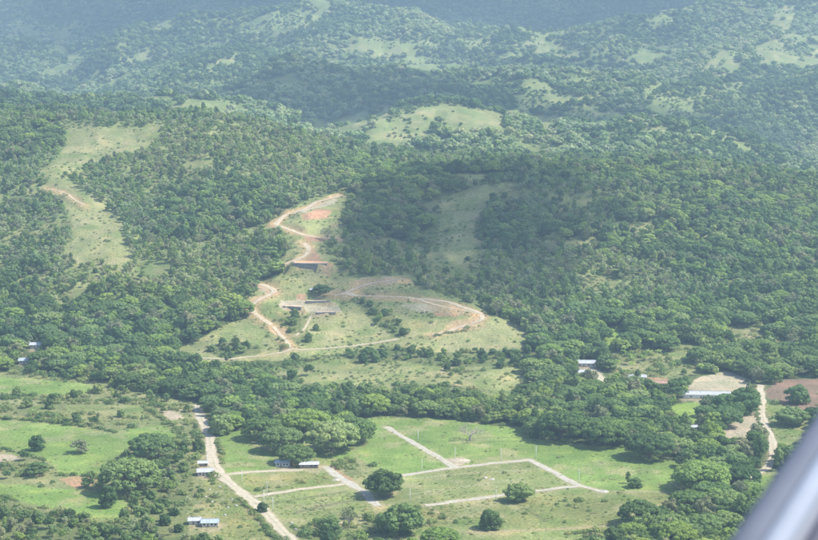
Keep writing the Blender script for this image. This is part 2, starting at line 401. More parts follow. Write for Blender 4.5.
# ------------------------------------------------------------------ materials
def mat(name): 
    m = bpy.data.materials.new(name); m.use_nodes = True
    nt = m.node_tree; b = nt.nodes['Principled BSDF']
    return m, nt, b
def ramp(nt, stops, fac=None):
    r = nt.nodes.new('ShaderNodeValToRGB'); e = r.color_ramp.elements
    while len(e) < len(stops): e.new(.5)
    for el, (p, c) in zip(e, stops): el.position = p; el.color = (*c, 1)
    if fac is not None: nt.links.new(fac, r.inputs[0])
    return r
def noise(nt, scale, detail=4, rough=.6, coord=None):
    n = nt.nodes.new('ShaderNodeTexNoise'); n.inputs['Scale'].default_value = scale
    n.inputs['Detail'].default_value = detail; n.inputs['Roughness'].default_value = rough
    if coord is not None: nt.links.new(coord, n.inputs['Vector'])
    return n
def mixc(nt, mode, fac, a, b):
    m = nt.nodes.new('ShaderNodeMix'); m.data_type = 'RGBA'; m.blend_type = mode
    for sock, v in ((0, fac), (6, a), (7, b)):
        if hasattr(v, 'links') or isinstance(v, bpy.types.NodeSocket): nt.links.new(v, m.inputs[sock])
        elif isinstance(v, tuple): m.inputs[sock].default_value = (*v, 1)
        else: m.inputs[sock].default_value = v
    return m.outputs[2]
def plain(name, c, rough=.8, var=.25, scale=.6, metal=0, spec=.3):
    m, nt, b = mat(name)
    tc = nt.nodes.new('ShaderNodeTexCoord')
    n = noise(nt, scale, 5, .65, tc.outputs['Object'])
    r = ramp(nt, [(.3, tuple(x * (1 - var) for x in c)), (.7, tuple(min(1, x * (1 + var)) for x in c))], n.outputs[0])
    nt.links.new(r.outputs[0], b.inputs['Base Color'])
    b.inputs['Roughness'].default_value = rough; b.inputs['Metallic'].default_value = metal
    b.inputs['Specular IOR Level'].default_value = spec
    return m
def ground_mat():
    m, nt, b = mat('ground_cover')
    at = nt.nodes.new('ShaderNodeAttribute'); at.attribute_name = 'cover'
    geo = nt.nodes.new('ShaderNodeNewGeometry'); P = geo.outputs['Position']
    n1 = noise(nt, .55, 4, .7, P); n2 = noise(nt, .045, 5, .62, P); n3 = noise(nt, .012, 4, .6, P)
    r1 = ramp(nt, [(.30, (.48, .52, .48)), (.72, (1.46, 1.40, 1.34))], n1.outputs[0])
    r2 = ramp(nt, [(.32, (.74, .84, .74)), (.55, (1, 1, 1)), (.74, (1.42, 1.22, 1.12))], n2.outputs[0])
    r3 = ramp(nt, [(.35, (.86, .92, .86)), (.65, (1.12, 1.07, 1.10))], n3.outputs[0])
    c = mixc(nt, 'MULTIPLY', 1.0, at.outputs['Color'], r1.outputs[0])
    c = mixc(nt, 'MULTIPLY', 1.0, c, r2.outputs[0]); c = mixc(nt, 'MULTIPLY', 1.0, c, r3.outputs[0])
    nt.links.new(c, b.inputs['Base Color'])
    b.inputs['Roughness'].default_value = .95; b.inputs['Specular IOR Level'].default_value = .1
    bp = nt.nodes.new('ShaderNodeBump'); bp.inputs['Strength'].default_value = .7; bp.inputs['Distance'].default_value = .6
    nt.links.new(n1.outputs[0], bp.inputs['Height']); nt.links.new(bp.outputs[0], b.inputs['Normal'])
    return m
def foliage(name, stops, trans=.34):
    m, nt, b = mat(name); nt.nodes.remove(b)
    oi = nt.nodes.new('ShaderNodeObjectInfo'); geo = nt.nodes.new('ShaderNodeNewGeometry')
    r = ramp(nt, stops, oi.outputs['Random'])
    n = noise(nt, .55, 3, .6, geo.outputs['Position'])
    rr = ramp(nt, [(.3, (.70, .74, .72)), (.7, (1.30, 1.26, 1.15))], n.outputs[0])
    c = mixc(nt, 'MULTIPLY', 1.0, r.outputs[0], rr.outputs[0])
    n2 = noise(nt, .006, 3, .6, geo.outputs['Position'])
    r2 = ramp(nt, [(.35, (.86, .94, .96)), (.65, (1.16, 1.08, .98))], n2.outputs[0])
    c = mixc(nt, 'MULTIPLY', 1.0, c, r2.outputs[0])
    d = nt.nodes.new('ShaderNodeBsdfDiffuse'); t = nt.nodes.new('ShaderNodeBsdfTranslucent'); mx = nt.nodes.new('ShaderNodeMixShader')
    nt.links.new(c, d.inputs[0]); nt.links.new(c, t.inputs[0]); mx.inputs[0].default_value = trans
    nt.links.new(d.outputs[0], mx.inputs[1]); nt.links.new(t.outputs[0], mx.inputs[2])
    nt.links.new(mx.outputs[0], nt.nodes['Material Output'].inputs[0])
    return m
M = {}
M['ground'] = ground_mat()
M['leaf'] = foliage('leaf_green', [(0, (0.095, 0.158, 0.059)), (.3, (0.146, 0.229, 0.077)), (.6, (0.184, 0.270, 0.105)), (.82, (0.238, 0.326, 0.117)), (1, (0.294, 0.367, 0.149))])
M['leaf_dark'] = foliage('leaf_dark', [(0, (0.077, 0.134, 0.056)), (.5, (0.121, 0.194, 0.072)), (1, (0.162, 0.243, 0.098))])
M['leaf_bright'] = foliage('leaf_bright', [(0, (0.194, 0.287, 0.082)), (.5, (0.238, 0.341, 0.089)), (1, (0.302, 0.395, 0.117))])
M['leaf_pale'] = foliage('leaf_pale', [(0, (.215, .245, .135)), (.5, (.270, .280, .165)), (1, (.235, .275, .125))])
M['leaf_light'] = foliage('leaf_light', [(0, (.240, .330, .150)), (.35, (.310, .400, .185)), (.7, (.390, .430, .260)), (1, (.270, .365, .150))])
M['leaf_scrub'] = foliage('leaf_scrub', [(0, (0.120, 0.193, 0.066)), (.5, (0.229, 0.293, 0.110)), (1, (0.366, 0.375, 0.174))])
M['straw'] = foliage('straw', [(0, (.33, .30, .15)), (1, (.40, .36, .20))])
M['bark'] = plain('bark', (.13, .10, .075), .95)
M['bark_pale'] = plain('bark_pale', (.30, .27, .22), .95)
M['road'] = plain('packed_earth', (.40, .345, .25), .95, .2, .25)
M['street'] = plain('gravel_bed', (.36, .335, .27), .95, .24, .3)
M['hill'] = plain('cut_earth', (.42, .345, .24), .95, .25, .2)
M['crown_strip'] = plain('road_crown_strip', (.33, .30, .20), .95, .3, .3)
M['verge'] = plain('road_verge', (.31, .275, .17), .95, .35, .35)
M['sand'] = plain('sand', (.40, .34, .25), .95, .2, .6)
M['rubble'] = plain('rubble', (.40, .38, .34), .9, .25, 1.2)
M['concrete'] = plain('concrete', (.20, .19, .175), .9, .45, .5)
M['cap'] = plain('concrete_cap', (.36, .32, .26), .9, .3, .5)
M['padsoil'] = plain('pad_soil', (.48, .36, .24), .95, .25, .25)
M['padred'] = plain('pad_red_soil', (.50, .30, .17), .95, .25, .25)
M['zinc'] = plain('zinc_sheet', (.46, .47, .48), .55, .32, .35, .1)
def roof_mat(name, c, rust):
    m, nt, b = mat(name); tc = nt.nodes.new('ShaderNodeTexCoord')
    mp = nt.nodes.new('ShaderNodeMapping'); mp.inputs['Scale'].default_value = (.9, .18, .18); nt.links.new(tc.outputs['Object'], mp.inputs['Vector'])
    n = noise(nt, 1.0, 5, .7, mp.outputs[0])
    r = ramp(nt, [(.30, tuple(x * .72 for x in c)), (.50, c), (.62, tuple(x * 1.1 for x in c)), (.78, rust)], n.outputs[0])
    nt.links.new(r.outputs[0], b.inputs['Base Color']); b.inputs['Roughness'].default_value = .6; return m
M['zinc'] = roof_mat('aged_zinc_sheet', (.39, .40, .41), (.30, .21, .15))
M['white'] = plain('white_paint', (.78, .78, .76), .6, .08, .8)
M['bluesheet'] = plain('pale_blue_sheet', (.38, .46, .52), .5, .12, .5, .1)
M['bluesheet'] = roof_mat('faded_blue_sheet', (.32, .37, .41), (.33, .27, .22))
M['rust'] = plain('rusty_sheet', (.34, .22, .16), .7, .3, .5)
M['greysheet'] = plain('weathered_sheet', (.42, .43, .43), .6, .2, .5)
M['wall'] = plain('rendered_wall', (.55, .52, .46), .9, .15, .5)
M['brickwall'] = plain('clay_block_wall', (.42, .26, .19), .9, .2, .8)
M['dark'] = plain('dark_opening', (.03, .03, .035), .4, .2, 1)
M['wood'] = plain('weathered_wood', (.24, .20, .16), .9, .25, 1)
M['pole'] = plain('pole_concrete', (.66, .65, .62), .85, .1, 1)
M['porcelain'] = plain('porcelain', (.7, .7, .68), .3, .05, 1)

# ------------------------------------------------------------------ object helpers
def mesh_obj(name, V, F, m, parent=None, smooth=False):
    me = bpy.data.meshes.new(name)
    me.from_pydata([tuple(map(float, v)) for v in V], [], [tuple(f) for f in F])
    for x in (m if isinstance(m, (list, tuple)) else [m]): me.materials.append(x)
    if smooth: me.polygons.foreach_set('use_smooth', [True] * len(me.polygons))
    o = bpy.data.objects.new(name, me); col.objects.link(o)
    if parent: o.parent = parent
    return o
def empty(name, loc=(0, 0, 0), rz=0):
    o = bpy.data.objects.new(name, None); col.objects.link(o); o.location = loc; o.rotation_euler = (0, 0, rz)
    o.empty_display_size = 1
    return o
def tag(o, label=None, cat=None, group=None, kind=None):
    if label: o['label'] = label
    if cat: o['category'] = cat
    if group: o['group'] = group
    if kind: o['kind'] = kind
    return o
class MB:
    def __init__(s): s.v = []; s.f = []
    def box(s, a, b):
        n = len(s.v); (x0, y0, z0), (x1, y1, z1) = a, b
        s.v += [(x0, y0, z0), (x1, y0, z0), (x1, y1, z0), (x0, y1, z0), (x0, y0, z1), (x1, y0, z1), (x1, y1, z1), (x0, y1, z1)]
        s.f += [tuple(n + k for k in q) for q in ((0, 3, 2, 1), (4, 5, 6, 7), (0, 1, 5, 4), (1, 2, 6, 5), (2, 3, 7, 6), (3, 0, 4, 7))]
        return s
    def tube(s, pts, rad, n=6):
        base = len(s.v); P = [Vector(p) for p in pts]
        for k, p in enumerate(P):
            d = (P[min(k + 1, len(P) - 1)] - P[max(k - 1, 0)]).normalized()
            a = d.orthogonal().normalized(); b = d.cross(a)
            for i in range(n):
                t = 2 * math.pi * i / n; s.v.append(tuple(p + (a * math.cos(t) + b * math.sin(t)) * rad[k]))
        for k in range(len(P) - 1):
            for i in range(n):
                j = (i + 1) % n; s.f.append((base + k * n + i, base + k * n + j, base + (k + 1) * n + j, base + (k + 1) * n + i))
        s.f.append(tuple(base + (len(P) - 1) * n + i for i in range(n))); s.f.append(tuple(base + i for i in range(n))[::-1])
        return s
    def build(s, name, m, parent=None, smooth=False): return mesh_obj(name, s.v, s.f, m, parent, smooth)

# houses and sheds (built further down)
HOUSES = [  # px,row, length, depth, wall height, turn, roof, wall, name, label
    (205, 475, 9.5, 6.5, 2.8, R(8), 'zinc', 'wall', 'house', 'small white-roofed house left of the main dirt road opposite the upper field track'),
    (203, 466, 6, 4, 2.4, R(8), 'greysheet', 'wood', 'shed', 'tiny pale shed just behind the white-roofed house by the main road'),
    (195, 524, 7, 5, 2.5, R(4), 'zinc', 'wall', 'house', 'white-roofed house at the lower left, left one of the joined pair'),
    (210, 526, 9.5, 6, 2.6, R(4), 'bluesheet', 'wall', 'house', 'pale blue-roofed house at the lower left, among bushes'),
    (283, 466, 9, 5, 2.6, R(-4), 'bluesheet', 'wall', 'shed', 'pale blue shed under the dark trees at the end of the upper field track'),
    (309, 468, 12, 5, 2.6, R(4), 'greysheet', 'wood', 'shed', 'grey open-fronted shed at the end of the upper field track'),
    (586, 366, 17, 8, 3.0, R(-2), 'zinc', 'wall', 'house', 'white-roofed house deepest in the trees right of the spur'),
    (582, 375, 15, 7, 2.6, R(3), 'zinc', 'wood', 'shed', 'pale shed in front of the white-roofed house right of the spur'),
    (637, 380, 14, 6, 2.6, R(0), 'zinc', 'wall', 'shed', 'low pale-roofed shed between the white-roofed house and the long white shed'),
    (658, 386, 13, 6, 2.6, R(-4), 'rust', 'brickwall', 'shed', 'rusty reddish shed left of the dark spreading tree'),
    (706, 398, 36, 8, 3.2, R(-4), 'zinc', 'white', 'shed', 'long white shed with a pale metal roof below the bare slope'),
    (693, 430, 5, 4, 2.4, R(0), 'zinc', 'white', 'shed', 'tiny white shed among trees below the long white shed'),
    (37, 348, 11, 7, 2.8, R(0), 'zinc', 'wall', 'house', 'tiny white-roofed house at the foot of the left hillside, upper one'),
    (26, 363, 11, 7, 2.8, R(6), 'bluesheet', 'wall', 'house', 'tiny pale-roofed house at the foot of the left hillside, lower one'),
    (421, 24, 15, 12, 6, R(0), 'zinc', 'white', 'house', 'tiny white building high on the far mountainside'),
    (385, 66, 12, 9, 4, R(0), 'zinc', 'white', 'house', 'tiny pale building on the far hills below the mountainside house'),
    (318, 293, 14, 4, 2.2, R(2), 'greysheet', 'wood', 'shelter', 'low grey shelter under the flat-crowned tree on the spur'),
]
hspots = [spot(h[0], h[1]) for h in HOUSES]
# ------------------------------------------------------------------ terrain
def make_terrain():
    nj, ni = GX.shape
    V = np.stack([GX, GY, GZ], -1).reshape(-1, 3).astype(np.float32)
    idx = np.arange(nj * ni).reshape(nj, ni)
    F = np.stack([idx[:-1, :-1], idx[:-1, 1:], idx[1:, 1:], idx[1:, :-1]], -1).reshape(-1, 4).astype(np.int32)
    me = bpy.data.meshes.new('terrain')
    me.vertices.add(len(V)); me.vertices.foreach_set('co', V.ravel())
    me.loops.add(F.size); me.loops.foreach_set('vertex_index', F.ravel())
    me.polygons.add(len(F)); me.polygons.foreach_set('loop_start', np.arange(0, F.size, 4, dtype=np.int32))
    me.polygons.foreach_set('use_smooth', np.ones(len(F), bool))
    me.update(calc_edges=True)
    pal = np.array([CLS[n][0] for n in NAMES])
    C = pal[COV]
    # low growth and worn ground within one cover
    g = fbm(GX, GY, 38, 6, 4)[..., None]
    C = C * (1 + .30 * g)
    grassy = np.isin(COV, [NAMES.index(q) for q in ('pasture', 'lot', 'olive', 'hillgrass', 'drygrass', 'scrub', 'farhill')])
    dry = sstep(.10, .42, fbm(GX, GY, 17, 3, 4)) * .55 * grassy
    C = C * (1 - dry[..., None]) + np.array((.300, .270, .150)) * dry[..., None]
    lush = sstep(.12, .40, fbm(GX + 900, GY, 24, 7, 4)) * .50 * grassy
    C = C * (1 - lush[..., None]) + np.array((.115, .175, .045)) * lush[..., None]
    farf = (COV == 0) & (GY > 2560); C[farf] = np.array((.120, .150, .062))
    yg = fbm(GX, GY, 170, 1, 4) + .35 * ridged(GX + 40 * fbm(GX, GY, 150, 9, 2), GY, 230, 1, 2)
    C[(COV == 0) & (GY > 1480) & (GY <= 2560) & (yg > .06)] = np.array((.190, .220, .090))
    for (hx, hy, hz_), hh in zip(hspots, HOUSES):               # trodden yards
        if hy > 1700: continue
        rr = hh[2] * .62 + 2
        m = (np.abs(GX - hx) < 30) & (np.abs(GY - hy) < 40); ii = np.nonzero(m)
        dd = np.hypot(GX[ii] - hx - 2, (GY[ii] - hy + 4) * .7) * (.75 + .6 * vnoise(GX[ii] / 6, GY[ii] / 6, 5))
        wgt = (1 - sstep(rr * .6, rr, dd))[:, None] * .7; C[ii] = C[ii] * (1 - wgt) + np.array((.33, .27, .18)) * wgt
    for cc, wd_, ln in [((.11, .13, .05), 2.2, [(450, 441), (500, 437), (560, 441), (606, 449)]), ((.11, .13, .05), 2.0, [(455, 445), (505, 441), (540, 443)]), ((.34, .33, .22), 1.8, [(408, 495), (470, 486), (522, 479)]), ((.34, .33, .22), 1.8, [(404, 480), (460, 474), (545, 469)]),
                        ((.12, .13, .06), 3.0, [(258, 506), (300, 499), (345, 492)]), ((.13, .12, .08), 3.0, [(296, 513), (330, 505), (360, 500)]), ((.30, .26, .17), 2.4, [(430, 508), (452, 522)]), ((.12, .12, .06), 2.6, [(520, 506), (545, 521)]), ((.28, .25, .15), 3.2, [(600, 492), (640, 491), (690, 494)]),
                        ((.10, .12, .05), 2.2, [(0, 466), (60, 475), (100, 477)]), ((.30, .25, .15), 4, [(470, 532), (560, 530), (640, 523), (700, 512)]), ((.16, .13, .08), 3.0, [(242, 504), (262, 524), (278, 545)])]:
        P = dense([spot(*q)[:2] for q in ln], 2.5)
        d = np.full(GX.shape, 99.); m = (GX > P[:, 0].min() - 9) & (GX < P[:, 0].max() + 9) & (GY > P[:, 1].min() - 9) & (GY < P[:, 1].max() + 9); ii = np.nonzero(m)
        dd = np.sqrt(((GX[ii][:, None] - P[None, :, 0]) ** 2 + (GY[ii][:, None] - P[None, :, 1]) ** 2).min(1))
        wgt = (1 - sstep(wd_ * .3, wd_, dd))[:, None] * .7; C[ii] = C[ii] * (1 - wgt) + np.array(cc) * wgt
    for (nm, pl, wd, kd, cut), P in zip(ROADS, road_xy):        # worn verges
        m = (GX > P[:, 0].min() - 15) & (GX < P[:, 0].max() + 15) & (GY > P[:, 1].min() - 15) & (GY < P[:, 1].max() + 15)
        ii = np.nonzero(m)
        d = np.sqrt(((GX[ii][:, None] - P[None, ::2, 0]) ** 2 + (GY[ii][:, None] - P[None, ::2, 1]) ** 2).min(1))
        wgt = (1 - sstep(wd * .5, wd * .5 + (8.5 if cut else 2.6) * (.6 + .8 * vnoise(GX[ii] / 14, GY[ii] / 14, 3)), d)) * (.9 if cut else .55)
        cc = np.array((.40, .27, .155) if cut else (.34, .28, .18)); C[ii] = C[ii] * (1 - wgt[:, None]) + cc * wgt[:, None]
    slope = np.abs(np.gradient(GZ, axis=0) / np.gradient(GY, axis=0))
    bank = _m * sstep(.46, .80, slope) * (.25 + .75 * sstep(-.25, .2, fbm(GX, GY, 40, 13, 3))) * .8
    C = C * (1 - bank[..., None]) + np.array((.36, .27, .165)) * bank[..., None]
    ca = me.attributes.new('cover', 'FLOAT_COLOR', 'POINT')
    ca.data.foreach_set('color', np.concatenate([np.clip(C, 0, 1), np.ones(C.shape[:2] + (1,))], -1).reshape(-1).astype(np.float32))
    me.materials.append(M['ground'])
    o = bpy.data.objects.new('terrain', me); col.objects.link(o)
    tag(o, 'valley floor rising to wooded hills and far mountains', None, None, 'structure')
make_terrain()

# roads: worn ribbons with uneven edges
for k, ((nm, pl, wd, kd, cut), P) in enumerate(zip(ROADS, road_xy)):
    T = np.gradient(P, axis=0); T /= np.linalg.norm(T, axis=1)[:, None] + 1e-9
    N = np.stack([-T[:, 1], T[:, 0]], 1)
    V = []; F = []
    offs = [-.5, -.36, -.1, .1, .36, .5]
    lift = .12 + .012 * k
    for i, p in enumerate(P):
        wl = wd * (.92 + .5 * float(fbm(p[0] + 31 * k, p[1], 13, 4, 4))); wr = wd * (.92 + .5 * float(fbm(p[0] + 31 * k, p[1] + 400, 13, 5, 4)))
        for o_ in offs:
            q = p + N[i] * o_ * (wl if o_ < 0 else wr)
            V.append((q[0], q[1], float(ground(q[0], q[1])) + lift - (.10 if abs(o_) == .5 else 0) - (.05 if abs(o_) == .36 else 0)))
        if i:
            a = (i - 1) * 6; b = i * 6
            F += [(a + j, a + j + 1, b + j + 1, b + j) for j in range(5)]
    o = mesh_obj(nm, V, F, [M[kd], M['crown_strip'], M['verge']], smooth=True); tag(o, kind='structure')
    n_ = len(P) - 1; mi = np.zeros((n_, 5), np.int32); sn = fbm(P[1:, 0] + 77 * k, P[1:, 1], 16, 6, 3)
    mi[:, 2] = (sn > -.12).astype(int); mi[:, 0] = 2 * (fbm(P[1:, 0], P[1:, 1] + 50 * k, 11, 2, 2) > -.05); mi[:, 4] = 2 * (fbm(P[1:, 0] + 90, P[1:, 1] + 50 * k, 11, 2, 2) > -.05)
    o.data.polygons.foreach_set('material_index', mi.ravel())

# ------------------------------------------------------------------ tree prototypes
def lobes_for(kind, g):
    L = []
    if kind == 'umbrella':
        for k in range(120):
            r = 10.5 * math.sqrt(g.random()); a = g.random() * 6.283
            z = 6.2 + 5.2 * (1 - (r / 11.5) ** 2) ** .7 + g.uniform(-.8, .5)
            s = g.uniform(1.1, 2.1); L.append((r * math.cos(a), r * math.sin(a) * .95, z, s, s * .62))
        for k in range(34):
            a = g.random() * 6.283; r = g.uniform(8, 10.8); L.append((r * math.cos(a), r * math.sin(a), g.uniform(4.6, 6.4), g.uniform(1.4, 2.2), 1.2))
    elif kind == 'round':
        g0 = g.uniform(0, 50)
        for k in range(46):
            v = g.normal(size=3); v /= np.linalg.norm(v); rr = g.uniform(.55, 1) * (.68 + .6 * float(vnoise(np.array(v[0] * 1.7 + v[2] + g0), np.array(v[1] * 1.7 + 3), 5)))
            L.append((v[0] * 4.3 * rr, v[1] * 4.3 * rr, 4.9 + v[2] * 3.6 * rr, g.uniform(1.2, 2.0), g.uniform(1.1, 1.7)))
        for k in range(16):
            a = g.random() * 6.283; r = g.uniform(2.2, 4.6); L.append((r * math.cos(a), r * math.sin(a), g.uniform(1.3, 2.6), g.uniform(1.0, 1.6), g.uniform(1.0, 1.4)))
    elif kind == 'great':
        for k in range(130):
            v = g.normal(size=3); v /= np.linalg.norm(v); rr = g.uniform(.7, 1) * (.72 + .5 * float(vnoise(np.array(v[0] * 1.6 + v[2] + 7), np.array(v[1] * 1.6 + 3), int(g.integers(1) + 2))))
            L.append((v[0] * 8.8 * rr, v[1] * 8.8 * rr, 6.6 + v[2] * (5.4 if v[2] > 0 else 4.6) * rr, g.uniform(1.1, 2.2), g.uniform(1.0, 1.8)))
    elif kind == 'irregular':
        for c in range(7):
            a = c * 2.4 + g.uniform(-.5, .5); r = g.uniform(1, 4.2); cx, cy, cz = r * math.cos(a), r * math.sin(a), g.uniform(4.2, 9.0) - r * .35
            for k in range(7):
                v = g.normal(size=3); v /= np.linalg.norm(v); s = g.uniform(.9, 1.7)
                L.append((cx + v[0] * 1.9, cy + v[1] * 1.9, cz + v[2] * 1.3, s, s * .8))
    elif kind == 'tall':
        for k in range(44):
            t = g.random(); a = g.random() * 6.283; r = (2.9 * math.sin(math.pi * (.15 + .8 * t)) + .3) * math.sqrt(g.random())
            s = g.uniform(.9, 1.5); L.append((r * math.cos(a), r * math.sin(a), 3.5 + 11 * t, s, s * 1.1))
    elif kind == 'layered':
        for lv, (z, R_) in enumerate(((5.2, 7.2), (7.6, 6.2), (9.8, 4.2))):
            ox, oy = g.uniform(-1.6, 1.6, 2)
            for k in range(int(R_ * 3)):
                r = R_ * math.sqrt(g.random()); a = g.random() * 6.283; s = g.uniform(1.2, 2.1)
                L.append((ox + r * math.cos(a), oy + r * math.sin(a), z + .8 * (1 - (r / R_) ** 2) + g.uniform(-.3, .3), s, s * .55))
    elif kind == 'sapling':
        for c in range(3):
            a = c * 2.1 + g.uniform(-.6, .6); r = g.uniform(.4, 2.0); cx, cy, cz = r * math.cos(a), r * math.sin(a), g.uniform(2.6, 5.6)
            for k in range(7):
                v = g.normal(size=3); v /= np.linalg.norm(v); q = g.uniform(.6, 1.2)
                L.append((cx + v[0] * 1.2, cy + v[1] * 1.2, cz + v[2] * 1.2, q, q * .85))
    elif kind == 'bush':
        for k in range(16):
            r = 1.7 * math.sqrt(g.random()); a = g.random() * 6.283; s = g.uniform(.5, 1.0)
            L.append((r * math.cos(a), r * math.sin(a), .3 + 1.1 * (1 - (r / 2) ** 2) * g.uniform(.6, 1.1), s, s * .85))
    elif kind == 'far':
        for k in range(16):
            v = g.normal(size=3); v /= np.linalg.norm(v)
            L.append((v[0] * 4.2, v[1] * 4.2, 5.5 + v[2] * 2.6, g.uniform(1.8, 3.0), g.uniform(1.4, 2.2)))
    elif kind == 'airy':
        for k in range(30):
            r = 4.6 * math.sqrt(g.random()); a = g.random() * 6.283; s = g.uniform(.8, 1.5)
            L.append((r * math.cos(a), r * math.sin(a), 4 + 4.5 * g.random() * (1 - (r / 6) ** 2) + 1.5, s, s * .7))
    return L
def leaf_mesh(L, per, size, g, soft=.65, name='crown', m=None):
    A = np.array(L); V = []; NV = []
    for (cx, cy, cz, s, sz) in L:
        n = int(per * (s / 2) ** 2) + 4
        d = g.normal(size=(n, 3)); d /= np.linalg.norm(d, axis=1)[:, None]
        d[:, 2] = np.where(d[:, 2] < -.62, -d[:, 2], d[:, 2])
        P = np.array((cx, cy, cz)) + d * np.array((s, s, sz)) * g.uniform(.78, 1.08, (n, 1))
        q = (P[:, None, :] - A[None, :, :3]) / np.stack([A[:, 3], A[:, 3], A[:, 4]], 1)[None]
        keep = (np.sum(q * q, 2) < .50).sum(1) == 0
        P = P[keep]; d = d[keep]
        nn = d + g.normal(size=d.shape) * .36; nn[:, 2] += .22; nn /= np.linalg.norm(nn, axis=1)[:, None]
        t = np.cross(nn, g.normal(size=nn.shape)); t /= np.linalg.norm(t, axis=1)[:, None]; b = np.cross(nn, t)
        sz_ = g.uniform(.65, 1.25, (len(P), 1)) * size; e = g.uniform(.55, .9, (len(P), 1))
        Q = np.stack([P + t * sz_, P + b * sz_ * e, P - t * sz_ * .9, P - b * sz_ * e], 1)
        V.append(Q.reshape(-1, 3))
        dn = d * np.array((1, 1, s / sz)); dn /= np.linalg.norm(dn, axis=1)[:, None]
        ns = nn * (1 - soft) + dn * soft; ns /= np.linalg.norm(ns, axis=1)[:, None]
        NV.append(np.repeat(ns, 4, 0))
    V = np.concatenate(V); NV = np.concatenate(NV); n = len(V) // 4
    me = bpy.data.meshes.new(name)
    me.from_pydata(V.tolist(), [], np.arange(n * 4).reshape(n, 4).tolist())
    me.polygons.foreach_set('use_smooth', np.ones(n, bool)); me.update()
    me.normals_split_custom_set_from_vertices(NV.tolist())
    if m: me.materials.append(m)
    return me
def trunk_mb(L, g, r0=.45, h=3.0, limbs=7):
    mb = MB(); A = np.array(L)
    lean = g.uniform(-.4, .4, 2)
    top = (lean[0], lean[1], h)
    mb.tube([(0, 0, -1.2), (0, 0, .3), (lean[0] * .5, lean[1] * .5, h * .55), top], [r0 * 1.5, r0 * 1.15, r0 * .9, r0 * .75], 7)
    for k in g.choice(len(L), min(limbs, len(L)), replace=False):
        c = A[k, :3]; mid = np.array(top) * .45 + c * .55 + g.uniform(-.4, .4, 3); mid[2] += .2
        mb.tube([top, tuple(mid), tuple(c)], [r0 * .55, r0 * .32, r0 * .1], 5)
    return mb
PROTO = {}      # kind -> list of (crown mesh, trunk mesh, crown radius, height)
def proto(kind, count, per, size, leafm, r0, h, limbs, seed):
    out = []
    for k in range(count):
        g = np.random.default_rng(seed + k * 13)
        L = lobes_for(kind, g)
        lm = leafm[k % len(leafm)]
        cm = leaf_mesh(L, per, size, g, m=M[lm])
        tb = trunk_mb(L, g, r0, h, limbs)
        tm = bpy.data.meshes.new('trunk'); tm.from_pydata(tb.v, [], tb.f); tm.materials.append(M['bark_pale' if kind == 'airy' else 'bark'])
        A = np.array(L); out.append((cm, tm, float((np.hypot(A[:, 0], A[:, 1]) + A[:, 3] * .8).max()), float((A[:, 2] + A[:, 4]).max()), lm))
    PROTO[kind] = out
proto('umbrella', 4, 105, .52, ['leaf', 'leaf_bright', 'leaf_dark', 'leaf'], .65, 3.8, 14, 100)
proto('great', 2, 105, .55, ['leaf', 'leaf'], .7, 3.0, 12, 1200)
proto('round', 3, 120, .50, ['leaf_dark', 'leaf', 'leaf_dark'], .38, 2.6, 9, 200)
proto('irregular', 6, 95, .48, ['leaf', 'leaf_dark', 'leaf_bright', 'leaf', 'leaf_pale', 'leaf'], .36, 4.0, 9, 300)
proto('tall', 2, 110, .46, ['leaf_dark', 'leaf'], .30, 4.5, 9, 400)
proto('layered', 3, 75, .55, ['leaf', 'leaf_bright', 'leaf_dark'], .42, 4.0, 10, 500)
proto('airy', 2, 50, .34, ['leaf_pale', 'leaf_pale'], .26, 3.0, 16, 600)
proto('bush', 3, 150, .26, ['leaf_scrub', 'leaf_scrub', 'leaf'], .08, .5, 4, 700)
proto('sapling', 5, 95, .42, ['leaf_light', 'leaf', 'leaf_light', 'leaf_pale', 'leaf_bright'], .2, 2.4, 6, 1000)
proto('far', 5, 18, 1.1, ['leaf', 'leaf_dark', 'leaf', 'leaf_light', 'leaf_light'], .4, 3.5, 0, 800)
# palm / banana clump: arching fronds
def palm_proto():
    out = []
    for k in range(2):
        g = np.random.default_rng(900 + k); V = []; F = []
        hh = 5.5 + k
        for f in range(15):
            a = f * 2.4 + g.uniform(-.2, .2); el = g.uniform(.1, 1.1); ln = g.uniform(2.6, 3.6)
            prev = None
            for s in range(6):
                t = s / 5; rr = ln * t * math.cos(el * (1 - .6 * t)); z = hh + ln * math.sin(el) * t - 2.2 * t * t
                wv = .55 * math.sin(math.pi * (.12 + .83 * t)); ca, sa = math.cos(a), math.sin(a)
                n = len(V)
                V += [(rr * ca - wv * sa, rr * sa + wv * ca, z - .25), (rr * ca, rr * sa, z), (rr * ca + wv * sa, rr * sa - wv * ca, z - .25)]
                if s: F += [(n - 3, n - 2, n + 1, n), (n - 2, n - 1, n + 2, n + 1)]
        cm = bpy.data.meshes.new('fronds'); cm.from_pydata(V, [], F); cm.materials.append(M['leaf_bright'])
        tb = MB().tube([(0, 0, -.6), (.1, .1, hh * .5), (0, .05, hh)], [.24, .18, .14], 6)
        tm = bpy.data.meshes.new('trunk'); tm.from_pydata(tb.v, [], tb.f); tm.materials.append(M['bark_pale'])
        out.append((cm, tm, 3.2, hh + 2, 'leaf_bright'))
    PROTO['palm'] = out
palm_proto()

# ------------------------------------------------------------------ where the trees stand
trees = []      # x, y, kind, variant, scale, turn
def add_tree(x, y, kind, var, s, hs=1.0): trees.append((x, y, kind, var % len(PROTO[kind]), s, random.random() * 6.283, hs))
